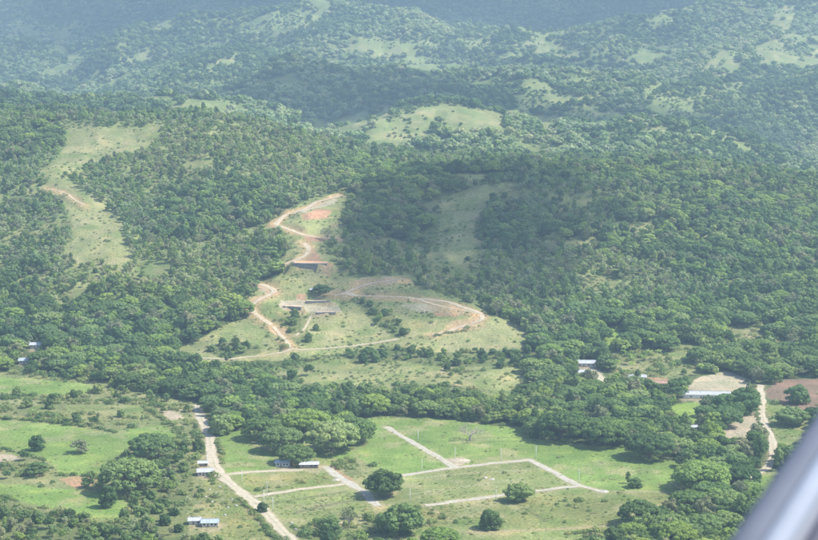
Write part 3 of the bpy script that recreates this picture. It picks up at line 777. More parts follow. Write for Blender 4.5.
# (a) trees one can name, by photo place of the trunk foot, crown width in photo pixels
HERO = [
    (519, 501, 'great', 0, 36, .85, 'round dark tree beside the lower gravel street of the plots'),
    (384, 497, 'great', 1, 46, .95, 'large round tree at the end of the short cross street'),
    (400, 534, 'great', 1, 54, .86, 'largest round green tree at the bottom centre, in front of the plots'),
    (37, 451, 'round', 0, 17, 1.1, 'small round dark tree alone in the left pasture'),
    (81, 453, 'irregular', 4, 26, .72, 'pale grey-green tree alone in the middle of the left pasture'),
    (108, 507, 'round', 0, 20, 1.35, 'upright dark tree at the right end of the lower left pasture'),
    (221, 434, 'round', 1, 29, .85, 'bright round tree touching the main dirt road where it enters the woods'),
    (635, 488, 'round', 0, 17, .7, 'small dark tree alone at the right end of the green field'),
    (628, 484, 'tall', 0, 6, 1.0, 'thin spire-like tree next to the small dark tree at the field end'),
    (470, 441, 'bare', 0, 32, .62, 'leafless spreading tree alone in the far green field'),
    (349, 530, 'airy', 1, 20, 1.25, 'thin half-bare tree left of the largest round tree at the bottom'),
    (262, 512, 'round', 0, 13, .9, 'small round tree on the very edge of the main dirt road'),
    (130, 492, 'umbrella', 0, 66, 1.0, 'broad umbrella tree right of the left pasture, its crown the widest there'),
    (152, 459, 'umbrella', 2, 50, .95, 'dark umbrella tree behind the broad one at the left pasture'),
    (332, 452, 'umbrella', 0, 60, 1.0, 'wide umbrella tree at the front of the dense grove above the plots'),
    (356, 442, 'umbrella', 3, 46, 1.0, 'umbrella tree at the right end of the dense grove above the plots'),
    (282, 452, 'umbrella', 2, 48, 1.0, 'dark umbrella tree at the left end of the dense grove above the plots'),
    (306, 436, 'umbrella', 1, 52, 1.0, 'bright yellow-green umbrella tree in the middle of the dense grove'),
    (296, 464, 'umbrella', 2, 42, .85, 'dark tree shading the sheds at the end of the upper field track'),
    (262, 440, 'umbrella', 0, 44, 1.0, 'umbrella tree between the pasture by the road and the dense grove'),
    (745, 414, 'round', 0, 29, .9, 'dark round tree beside the farm track and the long white shed'),
    (677, 400, 'layered', 2, 34, 1.0, 'dark spreading tree left of the long white shed'),
    (702, 490, 'umbrella', 1, 62, .9, 'bright umbrella tree at the right end of the green field'),
    (690, 512, 'umbrella', 0, 46, .9, 'umbrella tree in front of the bright one at the lower right'),
    (650, 458, 'umbrella', 2, 52, .95, 'dark umbrella tree behind the right end of the green field'),
    (562, 440, 'umbrella', 3, 56, 1.0, 'large umbrella tree at the far right corner of the green field'),
    (606, 446, 'umbrella', 0, 50, 1.0, 'umbrella tree right of the large one behind the green field'),
    (792, 426, 'great', 0, 40, .8, 'dark spreading tree below the brown ploughed field'),
    (798, 404, 'round', 0, 28, .8, 'small dark tree at the edge of the brown ploughed field'),
    (490, 529, 'round', 2, 26, .9, 'rounded dark tree standing in the olive grass at the bottom'),
    (440, 546, 'umbrella', 1, 42, .8, 'bright low tree cut by the bottom edge of the photo'),
    (330, 534, 'round', 0, 26, .8, 'dark low tree left of the thin half-bare tree'),
    (40, 476, 'layered', 2, 32, .75, 'low spreading dark tree beside the pale bare patch at the left'),
    (320, 297, 'layered', 2, 32, .62, 'flat-crowned dark tree above the walled terraces on the spur'),
    (271, 262, 'layered', 0, 24, 1.0, 'tree left of the orange triangular pad on the spur'),
]
hero = []
for px, row, kind, var, wpx, hs, lab in HERO:
    x, y, z = spot(px, min(row, 539) if row < 540 else row)
    dep = to_px(x, y, z)[2]
    rad = {'bare': 5.0}.get(kind) or PROTO[kind][var % len(PROTO[kind])][2]
    s = wpx / 2 * dep / FPX / rad
    hero.append((x, y, kind, var, s, hs, lab, s * rad))
HX = np.array([h[0] for h in hero]); HYY = np.array([h[1] for h in hero]); HR = np.array([h[7] for h in hero])
def clear_of_heroes(x, y, r):
    return np.all(np.hypot(x - HX, y - HYY) > .72 * HR + r * .45)
_allroads = np.concatenate([np.column_stack([p[::2], np.full(len(p[::2]), rd[2])]) for rd, p in zip(ROADS, road_xy)])
def road_gap(x, y):
    m = np.abs(_allroads[:, 0] - x) < 40
    if not m.any(): return 99
    a = _allroads[m]; return float((np.hypot(a[:, 0] - x, a[:, 1] - y) - a[:, 2] / 2).min())
HSX = np.array([h[0] for h in hspots]); HSY = np.array([h[1] for h in hspots]); HSR = np.array([h[2] for h in HOUSES])
def clear_of_houses(x, y, r):
    # nothing in, nor a tall crown just in front of, a house
    dx = np.abs(x - HSX); dy = HSY - y
    return not np.any((dx < HSR * .5 + r * .6) & (dy > -(4 + r * .5)) & (dy < 26 + r))

# (b) woodland: jittered sites, biggest crowns in the valley
def scatter(y0, y1, step, umax=.262):
    ys = np.arange(y0, y1, step); out = []
    for yy in ys:
        hw = umax * yy + 20
        xs = np.arange(-hw, hw, step)
        out.append(np.column_stack([xs + rng.uniform(-.48, .48, len(xs)) * step, yy + rng.uniform(-.48, .48, len(xs)) * step]))
    return np.concatenate(out)
def cover_at(S):
    z = ground(S[:, 0], S[:, 1]); px, py, dep = to_px(S[:, 0], S[:, 1], z)
    return classify(S[:, 0], S[:, 1], px, py), px, py, dep, z
DEN = np.array([CLS[n][1] for n in NAMES]); SHR = np.array([CLS[n][2] for n in NAMES])
# big valley trees
S = scatter(930, 1600, 15.5); c, px, py, dep, z = cover_at(S)
big = []
keep = (rng.random(len(S)) < DEN[c] * .80) & (c == 0)
for i in np.nonzero(keep)[0]:
    x, y = S[i]; s = random.uniform(.62, 1.08)
    a_, b_, d_ = to_px(x, y, z[i] + 7 * s); cc = classify(np.array([x]), np.array([y]), np.array([a_]), np.array([b_]))[0]
    if cc not in (0, NAMES.index('thicket')): continue
    if not (clear_of_heroes(x, y, 9 * s) and clear_of_houses(x, y, 9 * s) and road_gap(x, y) > 5 * s): continue
    add_tree(x, y, random.choice(['umbrella', 'umbrella', 'umbrella', 'layered']), random.randrange(4), s if random.random() < .8 else s * .8, random.uniform(.85, 1.15)); big.append((x, y))
big = np.array(big)
# filling trees
S = scatter(930, 2560, 8.8); c, px, py, dep, z = cover_at(S)
kz = fbm(S[:, 0], S[:, 1], 130, 14, 3)
keep = rng.random(len(S)) < DEN[c]
young = fbm(S[:, 0], S[:, 1], 170, 1, 4) + .35 * ridged(S[:, 0] + 40 * fbm(S[:, 0], S[:, 1], 150, 9, 2), S[:, 1], 230, 1, 2)
def screened(i, x, y, h):       # crown would stand before open ground that the photograph shows
    for f in (.45, .85):
        a, b, d = to_px(x, y, z[i] + h * f)
        if d > 1900: return False
        cc = classify(np.array([x]), np.array([y]), np.array([a]), np.array([b]))[0]
        if cc != 0 and cc != NAMES.index('thicket') and random.random() < .8: return True
    return False
for i in np.nonzero(keep)[0]:
    x, y = S[i]
    q = random.random()
    if y > 1480 and young[i] > .12 and c[i] == 0 and q < .93: continue
    if y < 1660 and c[i] == 0 and screened(i, x, y, 8): continue
    if 612 < px[i] < 700 and 346 < py[i] < 378: kind, s = ('palm', random.uniform(.8, 1.2)) if q < .7 else ('irregular', .6)
    elif q < .46: kind, s = 'irregular', random.uniform(.60, 1.2)
    elif q < .68: kind, s = 'round', random.uniform(.6, 1.2)
    elif q < .76: kind, s = 'layered', random.uniform(.5, .9)
    elif q < .90: kind, s = ('umbrella', random.uniform(.42, .80)) if kz[i] > -.1 else ('irregular', .9)
    elif q < .95: kind, s = 'tall', random.uniform(.6, 1.0)
    else: kind, s = 'airy', random.uniform(.7, 1.1)
    if y > 1480 and young[i] < -.02 and q > .46 and random.random() < .45 and c[i] == 0: kind, s = random.choice(['umbrella', 'umbrella', 'great', 'layered']), random.uniform(.55, .95)
    s *= 1.12 if y > 1900 else (1.3 if y > 1480 and kind not in ('umbrella', 'great') else 1.1)
    r = PROTO[kind][0][2] * s
    if y < 1660:
        if py[i] > 352 and len(big) and np.hypot(big[:, 0] - x, big[:, 1] - y).min() < 5.5: continue
        if not (clear_of_heroes(x, y, r) and clear_of_houses(x, y, r)): continue
    if road_gap(x, y) < r * (.55 if y < 1560 else .75): continue
    if c[i] != 0 and kind != 'palm': kind, s = random.choice(['round', 'sapling', 'irregular']), random.uniform(.45, .85)
    add_tree(x, y, kind, random.randrange(6), s, random.uniform(.85, 1.2))
S = scatter(1480, 2560, 5.9); c, px, py, dep, z = cover_at(S)
young = fbm(S[:, 0], S[:, 1], 170, 1, 4) + .35 * ridged(S[:, 0] + 40 * fbm(S[:, 0], S[:, 1], 150, 9, 2), S[:, 1], 230, 1, 2)
gapn = fbm(S[:, 0], S[:, 1], 35, 4, 3)
for i in np.nonzero((c == 0) & (young > .06) & (gapn > -.5) & (rng.random(len(S)) < .86))[0]:
    x, y = S[i]
    if road_gap(x, y) < 3 or (y < 1660 and not (clear_of_heroes(x, y, 3) and clear_of_houses(x, y, 3))): continue
    q = random.random()
    add_tree(x, y, 'sapling' if q < .9 else ('irregular' if q < .97 else 'tall'), random.randrange(30), random.uniform(.75, 1.4) if q < .9 else random.uniform(.6, .9), random.uniform(.8, 1.3))
print('near trees', len(trees))
# far woodland
S = scatter(2560, 7900, 13.0, .25); c, px, py, dep, z = cover_at(S)
vis = py > -25
wood = fbm(S[:, 0], S[:, 1], 90, 13, 3)
pr = np.where(c == 0, np.where(wood > -.34, .97, .30), np.where(c == NAMES.index('farmix'), np.where(wood > .04, .88, .035), np.where(wood > .34, .35, .015)))
keep = vis & (rng.random(len(S)) < pr)
far_pts = np.column_stack([S[keep], z[keep]]); far_s = rng.uniform(.8, 1.55, keep.sum())
S2 = scatter(2560, 6600, 9.5, .25); c2, px2, py2, dep2, z2 = cover_at(S2)
w2 = fbm(S2[:, 0], S2[:, 1], 60, 5, 4)
k2 = (py2 > -25) & (rng.random(len(S2)) < np.where(c2 == NAMES.index('farmix'), np.where(w2 > .0, .85, .05), np.where(c2 == 0, .25, np.where(w2 > .36, .5, .004))))
far_pts = np.concatenate([far_pts, np.column_stack([S2[k2], z2[k2]])]); far_s = np.concatenate([far_s, rng.uniform(.25, .62, k2.sum())])
print('far trees', len(far_pts))

# shrubs in open ground
S = scatter(930, 2330, 5.2); c, px, py, dep, z = cover_at(S)
cl = fbm(S[:, 0], S[:, 1], 22, 15, 3)
keep = rng.random(len(S)) < SHR[c] * np.clip(.55 + 1.6 * cl, .02, 1.2)
shrubs = []
for i in np.nonzero(keep)[0]:
    x, y = S[i]
    if road_gap(x, y) < 1.8 or not clear_of_houses(x, y, 1): continue
    sc_ = random.choice([.4, .5, .6, .8, 1.0, 1.4]) * random.uniform(.8, 1.2)
    if NAMES[c[i]] in ('pasture', 'lot'): sc_ *= .55
    if NAMES[c[i]] in ('hillgrass', 'drygrass'): sc_ *= .62
    if c[i] == 0: sc_ *= 1.4
    if NAMES[c[i]] == 'scrub' and y < 1500: sc_ *= 1.35
    shrubs.append((x, y, random.randrange(3), sc_))
# hedge lines between the left fields and along the tracks
HEDGE = [[(0, 418), (45, 422), (90, 427), (118, 433)], [(0, 449), (30, 456), (48, 462)], [(150, 410), (170, 424), (186, 438)], [(138, 400), (150, 412)],
         [(100, 476), (130, 477)], [(58, 476), (96, 477), (110, 474)], [(209, 430), (208, 445), (209, 462)], [(216, 440), (222, 452), (221, 466)], [(0, 398), (40, 400), (90, 401), (140, 402)],
         [(640, 536), (600, 533), (560, 534)], [(756, 405), (758, 418), (762, 430)], [(240, 500), (258, 518), (275, 540)], [(432, 337), (456, 333), (480, 322)]]
for ln in HEDGE:
    for a, b in zip(ln[:-1], ln[1:]):
        A = spot(*a); B = spot(*b); L = math.hypot(B[0] - A[0], B[1] - A[1])
        for k in range(int(L / 2.6)):
            t = (k + random.random()) / (L / 2.6); x = A[0] + (B[0] - A[0]) * t + random.uniform(-1, 1); y = A[1] + (B[1] - A[1]) * t + random.uniform(-1.5, 1.5)
            if road_gap(x, y) < 1: continue
            shrubs.append((x, y, random.randrange(3), random.uniform(.6, 1.25)))
print('shrubs', len(shrubs))

# ------------------------------------------------------------------ individual trees
def bare_tree(name, x, y, s, hs, seed=5):
    g = np.random.default_rng(seed); mb = MB()
    r = empty(name, (x, y, float(ground(x, y)) - .05)); 
    mb.tube([(0, 0, -.5), (.1, 0, 1.5), (.2, .1, 3.0)], [.42, .34, .28], 7)
    tw = MB()
    def grow(p, d, ln, rad, lev):
        q = p + d * ln; mid = (p + q) / 2 + Vector(g.normal(size=3)) * ln * .06
        (mb if lev < 2 else tw).tube([p, mid, q], [rad, rad * .8, rad * .6], 5)
        if lev < 4:
            for k in range(3):
                nd = (d + Vector(g.normal(size=3)) * .55); nd.z = nd.z * .7 + .12; nd.normalize()
                grow(q, nd, ln * g.uniform(.6, .8), rad * .58, lev + 1)
    for k in range(5):
        a = k * 1.256 + g.uniform(-.3, .3); grow(Vector((.2, .1, 2.8)), Vector((math.cos(a), math.sin(a), .75)).normalized(), 2.2, .2, 0)
    mb.build('trunk', M['bark_pale'], r); tag(tw.build('twigs', M['bark_pale'], r), kind='stuff')
    r.scale = (s, s, s * hs); return r
NICE = {'umbrella': ('umbrella_tree', 'umbrella-shaped'), 'round': ('round_tree', 'round-crowned'), 'sapling': ('young_tree', 'small'), 'great': ('spreading_tree', 'spreading'), 'irregular': ('forest_tree', 'lumpy-crowned'),
        'tall': ('tall_tree', 'tall narrow'), 'layered': ('layered_tree', 'flat layered'), 'airy': ('thin_tree', 'thin grey-leaved'), 'palm': ('palm_tree', 'small')}
TINT = {'leaf': 'mid-green', 'leaf_light': 'light grey-green', 'leaf_dark': 'dark green', 'leaf_bright': 'yellow-green', 'leaf_pale': 'pale greyish'}
def make_tree(x, y, kind, var, s, turn, hs, name, label, group=None):
    cm, tm, rad, ht, lm = PROTO[kind][var % len(PROTO[kind])]
    r = empty(name, (x, y, float(ground(x, y)) - .1), turn); r.scale = (s, s, s * hs)
    for nm, me in (('trunk', tm), ('fronds' if kind == 'palm' else 'crown', cm)):
        o = bpy.data.objects.new(nm, me); col.objects.link(o); o.parent = r
    tag(r, label, 'tree', group); return r
for x, y, kind, var, s, hs, lab, rr in hero:
    if kind == 'bare': tag(bare_tree('bare_tree', x, y, s, hs), lab, 'tree')
    else: make_tree(x, y, kind, var, s, random.random() * 6.28, hs, NICE[kind][0], lab)
LAND = [((212, 455), 'the upper bend of the main dirt road'), ((272, 520), 'the bottom end of the main dirt road'), ((205, 474), 'the white-roofed house on the main road'),
        ((203, 525), 'the pair of roofs at the lower left'), ((37, 442), 'the small round tree in the left pasture'), ((82, 443), 'the pale tree in the left pasture'), ((80, 482), 'the patch of red soil at the left'),
        ((108, 500), 'the upright tree of the lower left pasture'), ((130, 472), 'the broad umbrella tree left of the road'), ((10, 458), 'the pale bare patch at the left edge'), ((45, 386), 'the upper left strip of pasture'),
        ((175, 415), 'the bare yard left of the main road top'), ((221, 420), 'the bright round tree at the main road top'), ((320, 425), 'the dense grove above the plots'), ((388, 428), 'the top end of the long plot street'),
        ((470, 434), 'the leafless tree in the far field'), ((519, 491), 'the round dark tree by the lower street'), ((384, 485), 'the round tree on the cross street'), ((530, 430), 'the far right corner of the green field'),
        ((600, 490), 'the right end of the plot streets'), ((635, 482), 'the small dark tree at the field end'), ((700, 470), 'the bright umbrella tree at the right'), ((745, 400), 'the round tree by the farm track'),
        ((772, 450), 'the bend of the farm track'), ((800, 395), 'the brown ploughed field'), ((706, 396), 'the long white shed'), ((660, 384), 'the rusty reddish shed'), ((637, 379), 'the low pale-roofed shed'),
        ((586, 366), 'the white-roofed house in the trees'), ((614, 340), 'the narrow bright lawn at right'), ((680, 412), 'the small lawn below the long shed'), ((745, 425), 'the bare triangle by the farm track'),
        ((400, 372), 'the shrubby clearing behind the tree belt'), ((500, 380), 'the right end of the shrubby clearing'), ((300, 378), 'the left end of the shrubby clearing'), ((484, 318), 'the hairpin of the spur road'),
        ((398, 340), 'the right end of the track under the spur'), ((225, 360), 'the left end of the track under the spur'), ((264, 318), 'the left loop of the spur road'), ((37, 347), 'the upper white roof at the left hillside'), ((26, 362), 'the lower pale roof at the left hillside'),
        ((490, 515), 'the olive grass at the bottom'), ((560, 532), 'the bottom edge right of centre'), ((650, 525), 'the bottom edge left of the wing strut'), ((60, 525), 'the bottom left corner'), ((150, 525), 'the bottom edge right of the left corner'), ((400, 405), 'the belt of trees above the long plot street'), ((460, 408), 'the belt of trees behind the leafless tree'), ((140, 375), 'the woods at the left foot of the spur'), ((230, 385), 'the woods above the bright round tree'), ((560, 400), 'the woods above the far field corner'), ((620, 415), 'the woods left of the small lawn')]
LP = np.array([l[0] for l in LAND], float)
TX = np.array([t[:2] for t in trees]); tz = ground(TX[:, 0], TX[:, 1]); tpx, tpy, tdep = to_px(TX[:, 0], TX[:, 1], tz)
rad = np.array([PROTO[t[2]][t[3]][2] * t[4] for t in trees]); app = rad / tdep * FPX
ttop = np.array([PROTO[t[2]][t[3]][3] * t[4] * t[6] for t in trees]) / tdep * FPX
infr = (tpx > 4) & (tpx < 814) & (tpy - ttop * .6 < 536) & (tpy - ttop > 2)
# a crown is in view when some of its top clears the crowns and the land in front
cover_buf = np.full((560, 830), 1e9)
order = np.argsort(tdep); seen = np.zeros(len(trees))
for i in order[:9000]:
    x0, x1 = int(max(0, tpx[i] - app[i])), int(min(829, tpx[i] + app[i])); y0, y1 = int(max(0, tpy[i] - ttop[i])), int(min(559, tpy[i] - ttop[i] * .25))
    if x1 <= x0 or y1 <= y0: continue
    blk = cover_buf[y0:y1, x0:x1]; fr = blk > tdep[i]; seen[i] = fr.mean() * (x1 - x0) * (y1 - y0); blk[fr] = tdep[i]
# strut corner hides what lies behind it
strut_hidden = (tpx - 735) * 120 + (tpy - 545) * 83 > -600
cand = np.nonzero(infr & (seen > 30) & ~strut_hidden)[0]
N_IND = 300 - len(hero)
pick = cand[np.argsort(-seen[cand])[:N_IND]]
ORD = [str(k) for k in range(40)]; ORD[:20] = 'first second third fourth fifth sixth seventh eighth ninth tenth eleventh twelfth thirteenth fourteenth fifteenth sixteenth seventeenth eighteenth nineteenth twentieth'.split()
near = {}
for i in pick:
    d = np.hypot(LP[:, 0] - tpx[i], (LP[:, 1] - tpy[i] + ttop[i] * .5)); k = int(d.argmin())
    kind, lm = trees[i][2], PROTO[trees[i][2]][trees[i][3]][4]
    near.setdefault((k, kind, lm), []).append((d[k], i))
pickset = set()
for (k, kind, lm), lst in near.items():
    lst.sort()
    for n, (d, i) in enumerate(lst):
        x, y, kd, var, s, turn, hs = trees[i]
        side = ''
        look = (NICE[kd][1] + ' ' + TINT[lm]).strip() + (' palm' if kd == 'palm' else ' tree')
        lab = f'{look}, {ORD[min(n, 19)]} such from {LAND[k][1]}'
        if len(lab.replace('-', ' ').split()) > 16: lab = lab.replace(' the ', ' ').replace('such from', 'such from the')
        if len(lab.split()) > 16: lab = lab.replace('such ', '')
        make_tree(x, y, kd, var, s, turn, hs, NICE[kd][0], lab, 'trees of the valley and the lower slopes'); pickset.add(int(i))

# ------------------------------------------------------------------ woodland too many to count
def joined_proto(name, cm, tm):
    """one mesh holding crown and trunk, kept in a library collection only"""
    o1 = bpy.data.objects.new(name, cm.copy())
    me = o1.data
    n0 = len(me.vertices)
    return o1
libs = {}
def library(key, kinds):
    c = bpy.data.collections.new('library_' + key); ids = {}
    k = 0
    for kd in kinds:
        for v, (cm, tm, *_r) in enumerate(PROTO[kd]):
            o = bpy.data.objects.new(f'{key}_{k:02d}', cm); c.objects.link(o); ids[(kd, v)] = k; k += 1
    libs[key] = c; return c, ids
def scatter_object(name, pts, idx, scl, rot, coll, label, material=None):
    me = bpy.data.meshes.new(name); me.vertices.add(len(pts)); me.vertices.foreach_set('co', np.asarray(pts, np.float32).ravel())
    a = me.attributes.new('pick', 'INT', 'POINT'); a.data.foreach_set('value', np.asarray(idx, np.int32))
    a = me.attributes.new('size', 'FLOAT_VECTOR', 'POINT'); a.data.foreach_set('vector', np.asarray(scl, np.float32).ravel())
    a = me.attributes.new('turn', 'FLOAT_VECTOR', 'POINT'); a.data.foreach_set('vector', np.asarray(rot, np.float32).ravel())
    o = bpy.data.objects.new(name, me); col.objects.link(o)
    ng = bpy.data.node_groups.new(name + '_nodes', 'GeometryNodeTree')
    ng.interface.new_socket('Geometry', in_out='INPUT', socket_type='NodeSocketGeometry')
    ng.interface.new_socket('Geometry', in_out='OUTPUT', socket_type='NodeSocketGeometry')
    N = ng.nodes; i_ = N.new('NodeGroupInput'); o_ = N.new('NodeGroupOutput')
    ci = N.new('GeometryNodeCollectionInfo'); ci.inputs['Collection'].default_value = coll; ci.inputs['Separate Children'].default_value = True; ci.inputs['Reset Children'].default_value = True
    ip = N.new('GeometryNodeInstanceOnPoints'); ip.inputs['Pick Instance'].default_value = True
    def attr(nm, t):
        n = N.new('GeometryNodeInputNamedAttribute'); n.data_type = t; n.inputs['Name'].default_value = nm; return n.outputs[0]
    e2r = N.new('FunctionNodeEulerToRotation')
    ng.links.new(i_.outputs[0], ip.inputs['Points']); ng.links.new(ci.outputs[0], ip.inputs['Instance'])
    ng.links.new(attr('pick', 'INT'), ip.inputs['Instance Index'])
    ng.links.new(attr('turn', 'FLOAT_VECTOR'), e2r.inputs[0]); ng.links.new(e2r.outputs[0], ip.inputs['Rotation'])
    ng.links.new(attr('size', 'FLOAT_VECTOR'), ip.inputs['Scale'])
    ng.links.new(ip.outputs[0], o_.inputs[0])
    md = o.modifiers.new('scatter', 'NODES'); md.node_group = ng
    tag(o, label, None, None, 'stuff'); return o
c_, ids = library('near', ['umbrella', 'great', 'round', 'sapling', 'irregular', 'tall', 'layered', 'airy', 'palm'])
rest = [i for i in range(len(trees)) if i not in pickset]
scatter_object('forest', [(trees[i][0], trees[i][1], tz[i] - .1) for i in rest], [ids[(trees[i][2], trees[i][3])] for i in rest],
               [(trees[i][4], trees[i][4], trees[i][4] * trees[i][6]) for i in rest], [(0, 0, trees[i][5]) for i in rest], c_, 'dense woodland covering the valley edges and hillsides')
c_, ids = library('far', ['far'])
n = len(far_pts); fs = far_s; tone = fbm(far_pts[:, 0], far_pts[:, 1], 240, 2, 3) + rng.normal(0, .28, n); fidx = np.clip(np.digitize(tone, [-.22, -.02, .16, .34]), 0, 4); fidx = np.array([1, 0, 2, 3, 4])[fidx]
scatter_object('far_forest', far_pts - np.array((0, 0, .8)), fidx, np.stack([fs, fs, fs * rng.uniform(.8, 1.2, n)], 1),
               np.stack([np.zeros(n), np.zeros(n), rng.uniform(0, 6.28, n)], 1), c_, 'hazy woodland of the far hills')
# shrubs: the ones that show largest are things of their own
SX = np.array([s[:2] for s in shrubs]); sz_ = ground(SX[:, 0], SX[:, 1]); spx, spy, sdep = to_px(SX[:, 0], SX[:, 1], sz_)
srad = np.array([s[3] for s in shrubs]) * 2.2 / sdep * FPX
ok = (spx > 6) & (spx < 812) & (spy < 532) & ~((spx - 735) * 120 + (spy - 545) * 83 > -600)
hid = np.array([cover_buf[int(np.clip(b_ - 2, 0, 559)), int(np.clip(a_, 0, 829))] < d_ - 2 for a_, b_, d_ in zip(spx, spy, sdep)])
bp = [i for i in np.argsort(-srad) if ok[i] and not hid[i]][:170]
near = {}
for i in bp:
    d = np.hypot(LP[:, 0] - spx[i], LP[:, 1] - spy[i]); k = int(d.argmin()); near.setdefault((k, shrubs[i][2] < 2), []).append((d[k], i))
for (k, pale), lst in near.items():
    lst.sort()
    for n, (d, i) in enumerate(lst):
        x, y, var, s = shrubs[i]; cm, tm, *_r = PROTO['bush'][var]
        r = empty('bush', (x, y, float(sz_[i]) - .1), random.random() * 6.28); r.scale = (s, s, s)
        for nm, me in (('stem', tm), ('foliage', cm)):
            o = bpy.data.objects.new(nm, me); col.objects.link(o); o.parent = r
        tag(r, f"low {'olive' if pale else 'green'} bush, {ORD[min(n, 19)]} such from {LAND[k][1]}", 'bush', 'bushes in the open ground')
bset = set(bp); keepi = [i for i in range(len(shrubs)) if i not in bset]
shrubs = [shrubs[i] for i in keepi]; SX = SX[keepi]; sz_ = sz_[keepi]
c_, ids = library('shrub', ['bush'])
scatter_object('scrub', np.column_stack([SX, sz_ - .1]), [s[2] for s in shrubs], [(s[3], s[3], s[3]) for s in shrubs],
               [(0, 0, random.random() * 6.28) for s in shrubs], c_, 'low scrub and weeds growing in the open ground')

# tufts of rank grass and weeds in the fields
g = np.random.default_rng(77)
PROTO['tuft'] = []
for k in range(3):
    L = [(g.uniform(-.5, .5), g.uniform(-.5, .5), .15, .45, .35) for _ in range(4)]
    PROTO['tuft'].append((leaf_mesh(L, 260, .16, g, m=M[['leaf_scrub', 'straw', 'leaf_bright'][k]]), None, 1, 1, ''))
S = scatter(930, 1520, 3.0); c, px, py, dep, z = cover_at(S)
fieldish = np.isin(c, [NAMES.index(q) for q in ('pasture', 'lot', 'olive', 'scrub')])
cl = fbm(S[:, 0], S[:, 1], 14, 9, 3) + .5 * fbm(S[:, 0], S[:, 1], 70, 3, 2)
kp = np.nonzero(fieldish & (rng.random(len(S)) < np.clip(.15 + .9 * cl, .03, .8) * np.where(c == NAMES.index('pasture'), .35, 1)))[0]
kp = np.array([i for i in kp if road_gap(*S[i]) > .8])
c_, ids = library('tuft', ['tuft'])
ts = rng.uniform(.5, 1.5, len(kp))
scatter_object('weed_tufts', np.column_stack([S[kp], z[kp] - .05]), rng.choice(3, len(kp), p=[.45, .3, .25]), np.stack([ts * 1.3, ts * 1.3, ts], 1), np.stack([0 * ts, 0 * ts, rng.uniform(0, 6.28, len(kp))], 1), c_, 'tufts of rank grass and weeds in the fields')
# ------------------------------------------------------------------ houses and sheds
def house(i, h, p):
    px, row, L, D, hw, rz, roofm, wallm, name, lab = h
    x, y, z = p
    r = empty(name, (x, y, z + .05), rz)
    rise = D * .22
    mb = MB(); t = .18
    n = len(mb.v)
    mb.v += [(-L / 2, -D / 2, -1.5), (L / 2, -D / 2, -1.5), (L / 2, D / 2, -1.5), (-L / 2, D / 2, -1.5), (-L / 2, -D / 2, hw), (L / 2, -D / 2, hw), (L / 2, D / 2, hw), (-L / 2, D / 2, hw), (-L / 2, 0, hw + rise), (L / 2, 0, hw + rise)]
    mb.f += [(0, 1, 5, 4), (1, 2, 6, 9, 5), (2, 3, 7, 6), (3, 0, 4, 8, 7), (0, 3, 2, 1), (4, 5, 9, 8), (6, 7, 8, 9)]
    mb.build('wall', M[wallm], r)
    for sgn in (-1, 1):                                     # two corrugated roof slopes
        V = []; F = []; ov = .7; nx = max(8, int(L / .45)); e = D / 2 + ov
        for k in range(nx + 1):
            xx = -L / 2 - ov + (L + 2 * ov) * k / nx; dz = .06 * (k % 2)
            zt = hw + rise + .14 + dz; zb_ = hw - rise * ov / (D / 2) + .14 + dz
            V += [(xx, 0, zt), (xx, sgn * e, zb_), (xx, sgn * e, zb_ - .09), (xx, 0, zt - .09)]
            if k:
                a = 4 * (k - 1); b = 4 * k
                F += [(a, a + 1, b + 1, b), (a + 1, a + 2, b + 2, b + 1), (a + 2, a + 3, b + 3, b + 2)]
        mesh_obj('roof_slope', V, F, M[roofm], r)
    MB().box((-L / 2 - .7, -.22, hw + rise + .19), (L / 2 + .7, .22, hw + rise + .27)).build('ridge_cap', M[roofm], r)
    d = MB().box((-.5, -D / 2 - .05, 0), (.5, -D / 2 + .02, 2.05)).build('door', M['wood'], r)
    d.location.x = -L * .12
    for xx in ([-L * .33, L * .12, L * .34] if L > 8 else [L * .3]):
        wd = MB().box((-.6, -D / 2 - .04, 1.0), (.6, -D / 2 + .02, 1.9)).build('window', M['dark'], r); wd.location.x = xx
        s_ = MB().box((-.72, -D / 2 - .14, .90), (.72, -D / 2 - .045, .99)).build('sill', M['cap'], wd)
    if L > 9:
        for xx in (-L / 2 + .3, L / 2 - .3):
            MB().box((xx - .1, -D / 2 - .62, -.6), (xx + .1, -D / 2 - .42, hw - .25)).build('post', M['wood'], r)
    tag(r, lab, 'house' if name == 'house' else name)
for i, (h, p) in enumerate(zip(HOUSES, hspots)): house(i, h, p)

